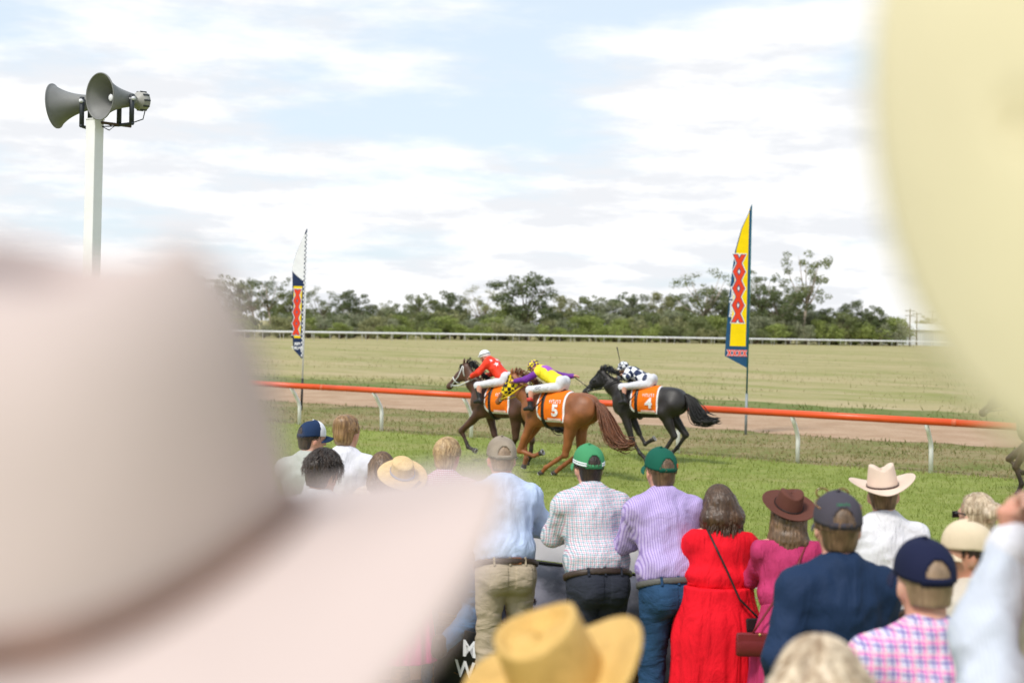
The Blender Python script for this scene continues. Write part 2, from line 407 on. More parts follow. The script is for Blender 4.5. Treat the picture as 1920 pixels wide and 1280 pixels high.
# ---- grass blades: too many to count
def blades(name, n, rmin, rmax, vlo, vhi, hgt, wid, mat, seed, amax=27, dens=None):
    g = np.random.default_rng(seed)
    r = 1 / g.uniform(1 / rmax, 1 / rmin, n); a = np.radians(g.uniform(-amax, amax, n))
    x = r * np.sin(a); y = r * np.cos(a); v = x * NR.x + y * NR.y; s = x * TR.x + y * TR.y
    keep = (v > vlo) & (v < vhi)
    if dens is not None: keep &= g.uniform(0, 1, n) < dens(s, v)
    x, y, v, r = x[keep], y[keep], v[keep], r[keep]; n = len(x)
    th = g.uniform(0, 6.28, n); sc_ = np.clip(r / 14, 0.7, 2.6)
    h = hgt * g.uniform(0.5, 1.3, n) * np.sqrt(sc_); w_ = wid * sc_ * g.uniform(0.6, 1.3, n)
    dx, dy = np.cos(th) * w_ / 2, np.sin(th) * w_ / 2; lx, ly = g.normal(0, 0.45, n) * h, g.normal(0, 0.45, n) * h; z = gzv(v)
    V = np.empty((n, 3, 3)); V[:, 0] = np.stack([x - dx, y - dy, z - 0.005], 1); V[:, 1] = np.stack([x + dx, y + dy, z - 0.005], 1); V[:, 2] = np.stack([x + lx, y + ly, z + h], 1)
    o = ob(name, mesh_np(name, V.reshape(-1, 3), np.arange(3 * n).reshape(n, 3), False), mat); o['kind'] = 'stuff'; return o
def blade_mat(name, a, b, c):
    n = NB(name, 0.7, 0.2); p = n.world(); q = n.mix(n.rng(n.noise(p, 0.6, 5, 0.65), 0.38, 0.62), a, b); q = n.mix(n.rng(n.noise(p, 35, 2), 0.5, 0.75), q, c); n.col(q)
    n.translucent(q, 0.45); return n.m
mb1 = blade_mat('turf_blades', (0.215, 0.265, 0.05), (0.275, 0.32, 0.075), (0.36, 0.38, 0.13))
mb2 = blade_mat('dry_blades', (0.24, 0.215, 0.085), (0.335, 0.265, 0.125), (0.42, 0.35, 0.2))
mb3 = blade_mat('tussock_blades', (0.125, 0.155, 0.035), (0.165, 0.185, 0.05), (0.25, 0.235, 0.095))
tag(blades('turf_grass', 210000, 8.5, 48, V_FENCE + 0.3, V_TURF_END + 0.25, 0.05, 0.011, mb1, 21), 'short green turf of the race course in front of the rail', 'grass')
tag(blades('lawn_grass', 60000, 2.2, 11, -1, V_FENCE + 0.3, 0.05, 0.009, mb1, 22), 'green lawn under the spectators', 'grass')
tag(blades('verge_dry_grass', 50000, 20, 60, V_TURF_END - 0.5, V_D0 - 0.1, 0.045, 0.014, mb2, 23), 'long dry straw coloured grass under the orange rail', 'grass')
_t = wob(5, 9, (0.8, 5.0))
tag(blades('verge_tussocks', 34000, 20, 60, V_TURF_END - 0.3, V_D0 + 0.1, 0.055, 0.016, mb3, 24, dens=lambda s, v: np.clip(0.1 + 0.9 * np.exp(-((v - V_D0 + 0.6) / 0.8) ** 2) + 1.6 * _t(s, v, 0 * s), 0, 1)), 'dark green tussocks along the near edge of the dirt track', 'grass')
tag(blades('strip_tufts', 26000, 26, 90, V_D1 - 0.2, V_IN + 1.5, 0.10, 0.02, mb3, 25, dens=lambda s, v: np.clip(0.35 + 1.5 * _t(s * 0.7, v, 0 * s), 0, 1)), 'green grass tufts along the far edge of the dirt track', 'grass')
mb4 = blade_mat('infield_blades', (0.31, 0.30, 0.12), (0.42, 0.36, 0.19), (0.5, 0.43, 0.27))
tag(blades('infield_tufts', 40000, 38, 190, V_IN, 400, 0.09, 0.02, mb4, 26, dens=lambda s, v: np.clip(0.25 + 2.2 * _t(s * 0.12, v * 0.3, 0 * s), 0, 1)), 'dry grass tufts scattered over the infield', 'grass')
# ---- running rail (orange) with swan-neck posts
m_orange = plain('orange_rail', (0.72, 0.085, 0.018), 0.35, 0.45, 0.06, 3.0)
m_white = plain('white_paint', (0.84, 0.83, 0.83), 0.45, 0.4, 0.05, 8.0, 0.05, 40)
m_joint = plain('rail_joint', (0.62, 0.13, 0.06), 0.5)
s_a = _a.dot(TR); s_b = _b.dot(TR); SP = (s_b - s_a) / 5.0
RAIL_H = 1.06
rail = empty('running_rail', fromsv(s_a, V_RAIL)); rail.rotation_euler = (0, 0, math.atan2(TR.y, TR.x))
tag(rail, 'orange running rail on bent white posts beside the turf track', 'rail')
# local frame: +x along the race direction, +y to the left of it (towards the spectators)
post = MB(); H = RAIL_H
side = 1.0
# posts lean from the foot (spectator side) up to the rail overhanging it
prof = [(0, 0.0), (0, 0.50), (-0.04, 0.64), (-0.20, 0.86), (-0.36, H - 0.03)]
post.tube([(0, a * -side, z - 0.02) for a, z in prof], 0.047, 8, True)
pm = post.mesh('post')
OFF = 0.36
for k in range(-5, 22):
    L_ = SP * k
    o = bpy.data.objects.new('post', pm); link(o, rail); o.location = (L_, 0.0, 0.0)
    if k == -5: pm.materials.append(m_white)
x0, x1 = -6 * SP, 23 * SP; nseg = 15
for k in range(nseg):
    xa, xb = x0 + (x1 - x0) * k / nseg, x0 + (x1 - x0) * (k + 1) / nseg
    b = MB(); b.tube([(xa + 0.006, OFF, H), (xb - 0.006, OFF, H)], 0.074, 16, True); q = b.build('rail_tube', m_orange, rail)
    b = MB(); b.tube([(xb - 0.05, OFF, H), (xb + 0.05, OFF, H)], 0.0765, 16, True); b.build('joint_sleeve', m_joint, q)
# ---- far white rail (two lines of posts)
far = [P(150, 634, 175), P(490, 637.5, 194), P(860, 639.6, 222), P(1340, 644.2, 250), P(1690, 647, 280), P(2100, 652, 320)]
far = [Vector((p.x, p.y, 0)) for p in far]
def polyline(pts, step):
    out = []; acc = 0.0
    for a, b in zip(pts[:-1], pts[1:]):
        l = (b - a).length; t = -acc
        while t + step <= l: t += step; out.append(a + (b - a) * (t / l))
        acc = l - t
    return out
def far_rail(label, pts, step, h, name):
    r = empty(name, pts[0]); tag(r, label, 'rail'); base = pts[0]
    P_ = polyline(pts, step)
    b = MB(); b.tube([(0, 0, -0.02), (0, 0, h * 0.6), (0, -0.22, h)], 0.045, 6); pmesh = b.mesh('post'); pmesh.materials.append(m_white)
    for p in P_:
        o = bpy.data.objects.new('post', pmesh); link(o, r); o.location = p - base
    b = MB(); b.tube([p - base + Vector((0, -0.22, h)) for p in P_], 0.11, 8); b.build('rail_tube', m_white, r)
    return r
far_rail('long white running rail on the far side of the infield', far, 3.0, 1.12, 'far_running_rail')
far_rail('second white rail close behind the far one, nearer the trees', [p + Vector((-1.5, 6.5, 0)) for p in far], 5.2, 1.1, 'outer_running_rail')
# ---- feather banners
def feather(name, label, base, top, low, width_px, Y, mats, kind):
    """base/top: pixel of pole foot and tip; low: pixel y where the cloth ends on the pole"""
    gx = P(*base, Y); pf = Vector((gx.x, gx.y, gz(gx.x, gx.y))); tip = P(*top, Y)
    e = empty(name, pf); tag(e, label, 'banner', 'feather banners')
    up = tip - pf; Hh = up.length; upn = up / Hh; rt = Vector((1, 0, 0)); rt = (rt - upn * rt.dot(upn)).normalized(); fw = upn.cross(rt)
    S = Y / FPX
    zl = (base[1] - low) * S                      # where the cloth ends on the pole
    b = MB(); b.tube([(0, 0, -0.02), upn * (zl * 0.62)], 0.036, 10); b.build('ground_stake', mats['stake'], e)
    b = MB(); b.tube([upn * (zl * 0.5), upn * (Hh * 0.6), upn * Hh], [0.024, 0.02, 0.008], 8); b.build('pole', mats['pole'], e)
    return e, upn, rt, fw, zl, Hh, S
def x_shape(cx, cz, w, h, t):
    """letter X outline as two crossing bars (2-D polygons)"""
    bars = []
    for s in (1, -1):
        a = (cx - s * w / 2, cz - h / 2); b = (cx + s * w / 2, cz + h / 2)
        bars.append([(a[0] - t / 2, a[1]), (a[0] + t / 2, a[1]), (b[0] + t / 2, b[1]), (b[0] - t / 2, b[1])])
    return bars
def surf_poly(mb, poly, f, dz, n=6):
    """lay a 2-D quad on the cloth surface f(x,z)->Vector, dz proud of it"""
    a, b, c, d = [Vector((p[0], p[1], 0)) for p in poly]; idx = []
    V = []
    for i in range(n + 1):
        for j in range(3):
            l = a.lerp(d, i / n); r = b.lerp(c, i / n); q = l.lerp(r, j / 2); V.append(f(q.x, q.y, dz))
    F = [(i * 3 + j, i * 3 + j + 1, (i + 1) * 3 + j + 1, (i + 1) * 3 + j) for i in range(n) for j in range(2)]
    mb.add(V, F, True)
def text_mesh(txt, size, f, dz, bold=0.0, mirror=False, rot=0.0, cx=0, cz=0):
    cu = bpy.data.curves.new('t', 'FONT'); cu.body = txt; cu.size = size; cu.align_x = 'CENTER'; cu.align_y = 'CENTER'; cu.offset = bold; cu.resolution_u = 3
    o = bpy.data.objects.new('t', cu); COL.objects.link(o); dg = bpy.context.evaluated_depsgraph_get(); dg.update()
    me = bpy.data.meshes.new_from_object(o.evaluated_get(dg)); bpy.data.objects.remove(o); bpy.data.curves.remove(cu)
    mb = MB(); V = []
    for v in me.vertices:
        x, z = v.co.x, v.co.y
        if mirror: x = -x
        x, z = x * math.cos(rot) - z * math.sin(rot), x * math.sin(rot) + z * math.cos(rot)
        V.append(f(cx + x, cz + z, dz))
    mb.add(V, [tuple(p.vertices) for p in me.polygons]); bpy.data.meshes.remove(me); return mb
def strokes(f, n, w, h, cx, cz, seed=1):
    """a row of short upright and cross stitches: stitched or printed words too small to read"""
    g = np.random.default_rng(seed); mb = MB(); st = w / n
    for k in range(n):
        x = cx - w / 2 + st * (k + 0.5); a = st * 0.30
        for x0, x1, z0, z1 in ((x - a, x - a * 0.2, -h / 2, h / 2), (x - a, x + a, (z_ := g.choice([-0.4, 0.0, 0.3]) * h), z_ + h * 0.22)):
            mb.add([f(x0, cz + z0, 0), f(x1, cz + z0, 0), f(x1, cz + z1, 0), f(x0, cz + z1, 0)], [(0, 1, 2, 3)])
    return mb
m_fy = plain('flag_yellow', (0.86, 0.62, 0.0), 0.6, 0.2, 0.05); m_fb = plain('flag_blue', (0.018, 0.075, 0.16), 0.6, 0.2, 0.1)
m_fr = plain('flag_red', (0.74, 0.055, 0.02), 0.6, 0.2, 0.05); m_fw = plain('flag_white', (0.80, 0.80, 0.84), 0.6, 0.2, 0.04)
m_fn = plain('flag_navy', (0.018, 0.032, 0.085), 0.6, 0.2, 0.1); m_pole = plain('pole_grey', (0.22, 0.25, 0.26), 0.4, 0.5); m_dark = plain('dark_pole', (0.02, 0.02, 0.022), 0.4)
m_teal = plain('pole_teal', (0.02, 0.12, 0.13), 0.4)
def ribbon(mb, f, x0f, x1f, z0, z1, dz, n=24, m=8):
    """cloth patch between edge functions x0f(z), x1f(z); both faces of a thin sheet"""
    V = []
    for d in (dz, -dz):
        for i in range(n + 1):
            z = z0 + (z1 - z0) * i / n
            for j in range(m + 1):
                t = j / m; V.append(f(x0f(z) + (x1f(z) - x0f(z)) * t, z, d))
    N_ = (n + 1) * (m + 1)
    F = [(i * (m + 1) + j, i * (m + 1) + j + 1, (i + 1) * (m + 1) + j + 1, (i + 1) * (m + 1) + j) for i in range(n) for j in range(m)]
    mb.add(V, F + [tuple(q + N_ for q in f_[::-1]) for f_ in F], True)
def cloth_f(S, upn, rt, fw, Hh, seed, amp):
    fn = wob(seed, 6, (0.5, 1.6))
    def f(x, z, dz):
        d = fn(np.array(x), np.array(z * 0.5), np.array(0.0)) * amp * min(1.0, abs(x) * 2.2)
        return upn * z + rt * x + fw * (-dz + float(d))
    return f
# right banner (yellow)
Yb = V_RAIL / NR.y * 0 + G(1398, 815).y
e, upn, rt, fw, zl, Hh, S = feather('feather_banner', 'tall yellow feather banner with blue hem and red crossed letters', (1398, 815), (1410, 383), 690, 0, Yb, dict(stake=m_pole, pole=m_teal), 0)
f = cloth_f(S, upn, rt, fw, Hh, 3, 0.05)
zt = Hh * 0.995
def xl(z):      # free edge of the cloth, metres left of the pole
    py = 815 - z / S
    return -S * float(np.interp(py, [383, 400, 430, 470, 510, 560, 620, 668, 690], [1, 6, 19, 29, 34, 38, 41, 43, 40]))
def zlow(x): return zl + max(0.0, -x) / (43 * S) * (20 * S)
yz = lambda py: (815 - py) * S
b = MB(); ribbon(b, f, xl, lambda z: -0.0, yz(668), zt, 0.003, 40, 10); cl = b.build('banner_cloth', m_fb, e)
b = MB(); V = []
for i in range(9):                                    # slanting lower hem
    t = i / 8; x = xl(yz(668)) * (1 - t)
    V += [f(x, yz(667.5), 0.003), f(x, yz(668 + 22 * t), 0.003)]
b.add(V, [(2 * i, 2 * i + 1, 2 * i + 3, 2 * i + 2) for i in range(8)], True); b.build('hem', m_fb, cl)
b = MB(); ribbon(b, f, lambda z: xl(z) + S * float(np.interp(815 - z / S, [383, 470, 510, 650], [0.5, 2, 6, 8])), lambda z: -4.5 * S, yz(649), yz(392), 0.006, 40, 8); b.build('yellow_panel', m_fy, cl)
def fourx(f, x_c, ztop, zbot, w, n, parent, dz, vertical=True, t=0.33):
    step = (ztop - zbot) / n
    for k in range(n):
        cz = ztop - step * (k + 0.5); g = step * 1.06
        for mt, tt, d2, gr in ((m_fw, t * 1.75, dz, 1.14), (m_fb, t * 1.35, dz + 0.002, 1.06), (m_fr, t, dz + 0.004, 1.0)):
            b = MB()
            for bar in x_shape(x_c, cz, w * 0.68 * 1.0, g * gr * 0.96, w * tt): surf_poly(b, bar, f, d2); d2 += 0.0006
            b.build('letter', mt, parent)
fourx(f, -21 * S, yz(478), yz(604), 23 * S, 4, cl, 0.009)
b = MB(); ribbon(b, f, lambda z: xl(z) + 4 * S, lambda z: -3 * S, yz(673), yz(653), 0.0, 2, 6)
for k in range(4):
    cx = (-37 + 9.4 * k + 2.6) * S
    for mt, tt, d2 in ((m_fw, 4.6, 0.008), (m_fr, 2.9, 0.011)):
        b = MB()
        for bar in x_shape(cx, yz(662), 6.5 * S, 12 * S, tt * S): surf_poly(b, bar, f, d2); d2 += 0.0006
        b.build('letter', mt, cl)
text_mesh('Proud Support', 9.5 * S, lambda x, z, d: f(x - 0.0 + float(xl(z)) + 4.6 * S, z, d), 0.008, 0.006, True, math.pi / 2, 0, yz(566)).build('lettering', m_fw, cl)
# left banner (white, navy, yellow)
Yc = G(567, 770).y
e, upn, rt, fw, zl, Hh, S = feather('feather_banner', 'narrow feather banner in white and navy with chequered pole sleeve', (565, 770), (577, 427), 672, 0, Yc, dict(stake=m_dark, pole=m_fw), 1)
f = cloth_f(S, upn, rt, fw, Hh, 8, 0.05); yz2 = lambda py: (770 - py) * S
def xl2(z):
    py = 770 - z / S
    return -S * float(np.interp(py, [427, 445, 475, 503, 530, 560, 620, 655, 672], [1.5, 8, 20, 27, 25.5, 24, 22, 19.5, 3]))
b = MB(); ribbon(b, f, xl2, lambda z: 0.0, yz2(672), Hh * 0.995, 0.003, 48, 8); cl = b.build('banner_cloth', m_fn, e)
b = MB(); ribbon(b, f, lambda z: xl2(z) + 0.3 * S, lambda z: -4.5 * S, yz2(508), yz2(432), 0.006, 20, 6)
V = []
for i in range(9):
    t = i / 8; x = xl2(yz2(508)) * (1 - t) - 4.5 * S * t; V += [f(x, yz2(507.5), 0.006), f(x, yz2(508 + 19 * t ** 0.8), 0.006)]
b.add(V, [(2 * i, 2 * i + 1, 2 * i + 3, 2 * i + 2) for i in range(8)], True); b.build('white_panel', m_fw, cl)
b = MB(); ribbon(b, f, lambda z: xl2(z) + 2.2 * S, lambda z: -6.5 * S, yz2(634), yz2(537), 0.006, 16, 6); b.build('yellow_panel', m_fy, cl)
fourx(f, -15 * S, yz2(543), yz2(628), 13 * S, 4, cl, 0.009, t=0.42)
for i, (tx, py) in enumerate((('PBR', 645), ('SPORT', 653))): text_mesh(tx, 7 * S, f, 0.008, 0.004, True, 0, -12 * S, yz2(py)).build('lettering', m_fw, cl)
for i in range(58):                                    # chequered sleeve
    for j in (0, 1):
        if (i + j) % 2: continue
        z0 = yz2(668 - 4.0 * i); b = MB(); ribbon(b, f, lambda z: (-4.4 + 2.2 * j) * S, lambda z: (-2.2 + 2.2 * j) * S, z0, z0 + 4.0 * S, 0.008, 1, 1)
        b.build('check', m_fw, cl)
# ---- loudspeaker pole
def speaker_pole():
    Y = 12.0; S = Y / FPX
    base = P(165, 700, Y); gxy = Vector((base.x, base.y, gz(base.x, base.y)))
    top = P(178, 225, Y); e = empty('loudspeaker_pole', gxy); tag(e, 'white square steel pole carrying two grey horn loudspeakers', 'pole')
    m_w = plain('pole_white', (0.82, 0.81, 0.82), 0.5, 0.3, 0.05, 3, 0.1, 30)
    Hh = top.z - gxy.z; M = Matrix.Rotation(R(-28), 3, 'Z')
    b = MB(); b.box((0, 0, Hh / 2), (0.105, 0.105, Hh), M); b.build('post', m_w, e, 0.006)
    b = MB(); b.box((0, 0, Hh + 0.004), (0.115, 0.115, 0.008), M); b.build('cap_plate', m_w, e)
    off = Vector((top.x - gxy.x, 0, 0))
    e.rotation_euler = (0, math.atan2(off.x, Hh) , 0)
    m_h = plain('horn_grey', (0.19, 0.19, 0.185), 0.55, 0.4, 0.12, 5, 0.05, 80); m_hi = plain('horn_inside', (0.21, 0.21, 0.205), 0.6); m_br = plain('bracket_steel', (0.035, 0.04, 0.048), 0.5, 0.4)
    m_dr = plain('driver_grey', (0.36, 0.35, 0.32), 0.5, 0.4); m_rust = plain('rusty_bar', (0.10, 0.065, 0.045), 0.8)
    def horn(px_m, dirv, L_, rm, label, dY):
        """px_m: pixel of mouth centre; dirv: direction the mouth points"""
        c = P(*px_m, Y + dY); d = Vector(dirv).normalized()
        Rm = d.to_track_quat('Z', 'Y').to_matrix()
        h = empty('horn_loudspeaker', c); tag(h, label, 'loudspeaker', 'horn loudspeakers on the pole')
        h.rotation_mode = 'QUATERNION'; h.rotation_quaternion = Rm.to_quaternion()
        prof = []
        for i in range(15):
            t = i / 14; r = rm * (0.30 + 0.70 * (0.45 * t + 0.55 * t ** 3.2)); prof.append((r, -L_ * (1 - t)))
        outer = prof + [(rm + 0.006, 0.0), (rm + 0.006, 0.008), (rm - 0.004, 0.008)]
        inner = [(r - 0.005, z) for r, z in prof[::-1]] + [(0.0, -L_ * 0.99)]
        b = MB(); b.lathe([(0.0, -L_ - 0.004), (prof[0][0], -L_ - 0.004)] + outer + inner, 40); b.build('bell', m_h, h)
        b = MB(); b.tube([(0, 0, -L_ * 0.95), (0, 0, -L_ * 0.33)], [0.032, 0.030], 14); q = b.build('inner_tube', m_br, h)
        b = MB(); b.tube([(0, 0, -L_ * 0.335), (0, 0, -L_ * 0.315)], [0.031, 0.026], 14); b.build('plug', m_fw, q)
        b = MB(); b.lathe([(0.0, -L_ - 0.02), (0.035, -L_ - 0.02), (0.04, -L_ - 0.05), (0.075, -L_ - 0.06), (0.08, -L_ - 0.10), (0.076, -L_ - 0.135), (0.058, -L_ - 0.148), (0.0, -L_ - 0.15)], 20); q = b.build('driver', m_dr, h)
        for k in range(10):
            a = k * 0.628; b = MB(); b.box((0.079 * math.cos(a), 0.079 * math.sin(a), -L_ - 0.10), (0.012, 0.012, 0.06), Matrix.Rotation(a, 3, 'Z')); b.build('fin', m_br, q)
        b = MB(); b.tube([(0, 0, -L_ - 0.03), (0, 0, L_ * -0.9)], 0.04, 12); b.build('throat', m_dr, h)
        return h, c, d
    def yoke(c, d, L_, rm, tgt):
        """U bracket under the horn and the bar to the pole top"""
        sd = d.cross(Vector((0, 0, 1))).normalized(); m = c - d * (L_ * 0.80); dn = Vector((0, 0, -1)); r = rm * 0.46
        for s in (-1, 1):
            b = MB(); b.tube([m + sd * (s * r) + Vector((0, 0, 0.035)), m + sd * (s * r) + dn * 0.215], 0.021, 4, True); yield b, 'yoke_arm'
            b = MB(); b.tube([m + sd * (s * (r - 0.02)), m + sd * (s * (r + 0.03))], 0.016, 10); yield b, 'yoke_bolt'
        b = MB(); b.tube([m + sd * (-r - 0.02) + dn * 0.21, m + sd * (r + 0.02) + dn * 0.21], 0.014, 6); yield b, 'yoke_base'
        b = MB(); b.tube([m + dn * 0.222 - d * 0.06, tgt], 0.013, 6); yield b, 'bar'
    tp = P(178, 226, Y)
    Mi = None
    specs = [((204, 180), (-0.80, -0.53, 0.05), 0.36, 0.195, 'grey horn loudspeaker with dark open mouth turned to the crowd', (0.06, 0)),
             ((108, 200), (-0.96, 0.22, -0.06), 0.36, 0.19, 'grey horn loudspeaker facing away from the pole with chipped paint', (-0.06, 0))]
    specs[0] = ((188, 181), (-0.62, -0.76, -0.04), 0.31, 0.19, specs[0][4], -0.24)
    specs[1] = ((104, 199), (-0.93, 0.10, -0.10), 0.34, 0.185, specs[1][4], 0.14)
    bpy.context.view_layer.update()
    for sp in specs:
        h, c, d = horn(*sp[:6]); bpy.context.view_layer.update(); inv = h.matrix_basis.inverted()
        for b, nm in yoke(c, d, sp[2], sp[3], tp + Vector((0, 0, -0.01))):
            b.v = [tuple(inv @ Vector(q)) for q in b.v]; b.build(nm, m_rust if nm == 'bar' else m_fw if nm == 'yoke_bolt' else m_br, h)
        if sp is specs[0]:
            q = c - d * (sp[2] + 0.14); tq = tp + Vector((0.06, 0, -0.05))
            pts = [q + Vector((0, 0, -0.06)), q + Vector((-0.02, 0, -0.15)), q.lerp(tq, 0.5) + Vector((0, 0, -0.10)), tq, tq + Vector((0.06, 0, -0.03)), tq + Vector((0.1, 0, 0.0)), tq + Vector((0.05, 0, 0.02))]
            b = MB(); b.tube([inv @ p for p in pts], 0.005, 5); b.build('cable', m_br, h)
speaker_pole()
# ---- shed and utility poles beyond the trees
def shed():
    Y = 330; a = P(1672, 632, Y); b_ = P(1860, 632, Y); S = Y / FPX
    e = empty('shed', (a.x, Y, 0)); tag(e, 'long low pale corrugated shed beyond the trees', 'building'); Wd = b_.x - a.x; h = 3.6
    m_s = NB('corrugated', 0.5, 0.4); X = m_s.xyz(m_s.obj()); wv = m_s.math('SINE', m_s.math('MULTIPLY', X[0], 14)); m_s.col((0.62, 0.64, 0.66)); m_s.normal(m_s.bump(wv, 0.6, 0.05))
    b = MB(); b.box((Wd / 2, 6, h / 2), (Wd, 12, h)); b.build('wall', m_s.m, e)
    b = MB(); b.add([(-0.4, -0.5, h), (Wd + 0.4, -0.5, h), (Wd + 0.4, 6, h + 1.5), (-0.4, 6, h + 1.5), (-0.4, 12.5, h), (Wd + 0.4, 12.5, h)], [(0, 1, 2, 3), (3, 2, 5, 4), (0, 3, 4), (1, 5, 2)]); b.build('roof', plain('shed_roof', (0.70, 0.70, 0.70), 0.5), e)
    for k in range(4): b = MB(); b.box((Wd * (0.15 + 0.22 * k), -0.03, 1.5), (2.6, 0.06, 3.0)); b.build('roller_door', plain('door_grey', (0.5, 0.52, 0.54), 0.5), e)
shed()
for i, (px, py, Y) in enumerate(((1706, 578, 300), (1719, 584, 330), (1749, 580, 345))):
    g0 = P(px, 640, Y); e = empty('utility_pole', (g0.x, Y, 0)); tp = P(px, py, Y).z
    tag(e, ['timber utility pole with two cross arms before the shed', 'slimmer timber utility pole with one cross arm by the shed', 'timber utility pole half hidden at the far shed end'][i], 'utility pole')
    mw = plain('weathered_timber', (0.16, 0.13, 0.10), 0.9)
    b = MB(); b.tube([(0, 0, -0.1), (0, 0, tp)], [0.17, 0.11], 8); b.build('pole', mw, e)
    for z in ((tp - 0.5, tp - 1.5) if i == 0 else (tp - 0.5,)):
        b = MB(); b.box((0, -0.1, z), (2.2, 0.12, 0.14)); q = b.build('cross_arm', mw, e)
        for x in (-0.95, -0.4, 0.4, 0.95): b = MB(); b.tube([(x, -0.1, z + 0.06), (x, -0.1, z + 0.24)], 0.05, 6); b.build('insulator', m_white, q)
# ================================================================== trees
def leaf_mat(name, a, b, c):
    n = NB(name, 0.6, 0.25); oi = n.N.new('ShaderNodeObjectInfo'); p = n.world()
    q = n.mix(n.rng(n.noise(p, 0.45, 4, 0.6), 0.35, 0.65), a, b); q = n.mix(n.rng(n.noise(p, 3.0, 2), 0.5, 0.75), q, c)
    q = n.mix(n.math('MULTIPLY', oi.outputs['Random'], 0.35), q, tuple(x * 0.6 for x in a)); n.col(q)
    n.translucent(q, 0.3); return n.m
LM = [leaf_mat('gum_leaves', (0.147, 0.177, 0.068), (0.205, 0.234, 0.093), (0.293, 0.301, 0.137)),
      leaf_mat('dark_leaves', (0.102, 0.134, 0.054), (0.151, 0.180, 0.072), (0.223, 0.234, 0.105)),
      leaf_mat('bush_leaves', (0.223, 0.277, 0.068), (0.310, 0.361, 0.100), (0.409, 0.419, 0.144)),
      leaf_mat('olive_leaves', (0.241, 0.251, 0.109), (0.310, 0.309, 0.140), (0.409, 0.377, 0.193)),
      leaf_mat('grey_leaves', (0.249, 0.277, 0.160), (0.328, 0.335, 0.208), (0.427, 0.419, 0.272))]
m_bark = plain('pale_bark', (0.34, 0.28, 0.22), 0.9, 0.1, 0.3, 2.0); m_bark2 = plain('brown_bark', (0.13, 0.10, 0.075), 0.9, 0.1, 0.3, 2.0)
def leaves(centres, radii, n_per, size, g, squash=0.75):
    V = []
    for c, r in zip(centres, radii):
        n = max(8, int(n_per * r * r)); d = g.normal(size=(n, 3)); d /= np.linalg.norm(d, axis=1)[:, None]
        rr = r * g.uniform(0.25, 1.0, n) ** 0.5; p = c + d * rr[:, None] * np.array([1, 1, squash])
        nrm = d + g.normal(0, 0.55, (n, 3)); nrm /= np.linalg.norm(nrm, axis=1)[:, None]
        u = np.cross(nrm, g.normal(size=(n, 3))); u /= np.linalg.norm(u, axis=1)[:, None] + 1e-9; v = np.cross(nrm, u)
        s = size * g.uniform(0.6, 1.4, n)[:, None]
        V.append(np.stack([p - u * s, p - v * s * 0.55, p + u * s, p + v * s * 0.55], 1))
    V = np.concatenate(V).reshape(-1, 3); return V, np.arange(len(V)).reshape(-1, 4)
def gum(seed, H, crown0, spread, nl, clump, dens, size, lean=0.0, trunks=1):
    """eucalypt: forking trunk and limbs with leaf clumps at their ends; returns trunk mesh, crown mesh"""
    g = np.random.default_rng(seed); b = MB(); C = []; Rr = []
    for t in range(trunks):
        bx = (t - (trunks - 1) / 2) * 0.8; top = np.array([bx + lean * H * 0.3 + g.normal(0, 0.2), g.normal(0, 0.3), H * crown0])
        mid = np.array([bx + lean * H * 0.1 + g.normal(0, 0.15), 0, H * crown0 * 0.5]); r0 = 0.022 * H
        b.tube([(bx, 0, -0.2), tuple(mid), tuple(top)], [r0, r0 * 0.75, r0 * 0.55], 7)
        m = nl // trunks
        for k in range(m):
            a = k * 2.4 + g.uniform(-0.4, 0.4); hh = H * (crown0 + (1 - crown0) * (k + 0.6) / m) * g.uniform(0.92, 1.0); sp = spread * g.uniform(0.45, 1.0) * math.sin(math.pi * min(0.95, 0.22 + 0.66 * (k / m))) ** 0.8
            end = np.array([top[0] + sp * math.cos(a), sp * math.sin(a), hh]); st = top * (0.75 + 0.25 * g.uniform()) ; md = st * 0.45 + end * 0.55; md[2] -= 0.06 * H * g.uniform(0, 1)
            b.tube([tuple(st), tuple(md), tuple(end)], [r0 * 0.42, r0 * 0.28, r0 * 0.08], 5)
            for j in range(g.integers(2, 5)):
                e2 = end + g.normal(0, 1, 3) * np.array([1, 1, 0.55]) * clump * 0.9; C.append(e2); Rr.append(clump * g.uniform(0.55, 1.05))
            if g.uniform() < 0.6: C.append(md + g.normal(0, 0.5, 3) * clump); Rr.append(clump * 0.6)
    V, F = leaves(C, Rr, dens, size, g); return b.mesh('trunk'), mesh_np('crown', V, F, False)
def bush(seed, H, W, n, dens, size):
    g = np.random.default_rng(seed); b = MB(); C = []; Rr = []
    for k in range(n):
        a = g.uniform(0, 6.28); q = g.uniform(0, 1) ** 0.6; z = H * g.uniform(0.18, 0.86); wr = W * 0.5 * math.sqrt(max(0.05, 1 - (2 * z / H - 0.75) ** 2 * 0.8))
        c = np.array([q * wr * math.cos(a), q * wr * math.sin(a), z]); C.append(c); Rr.append(min(H, W) * g.uniform(0.14, 0.26))
        if k % 3 == 0: b.tube([(0, 0, -0.1), tuple(c * np.array([0.4, 0.4, 0.5])), tuple(c)], [0.12, 0.08, 0.02], 5)
    V, F = leaves(C, Rr, dens, size, g, 0.9); return b.mesh('trunk'), mesh_np('crown', V, F, False)
GUM = {'round': gum(31, 12, 0.40, 4.6, 16, 1.25, 95, 0.17), 'tall': gum(37, 16, 0.50, 4.2, 14, 1.15, 80, 0.17, 0.05, 1), 'sparse': gum(41, 13, 0.42, 4.8, 15, 1.0, 70, 0.15, -0.04, 2),
       'dense': gum(43, 11, 0.30, 4.2, 20, 1.35, 110, 0.17), 'wide': gum(47, 10, 0.35, 5.2, 18, 1.25, 100, 0.17, 0.03, 2)}
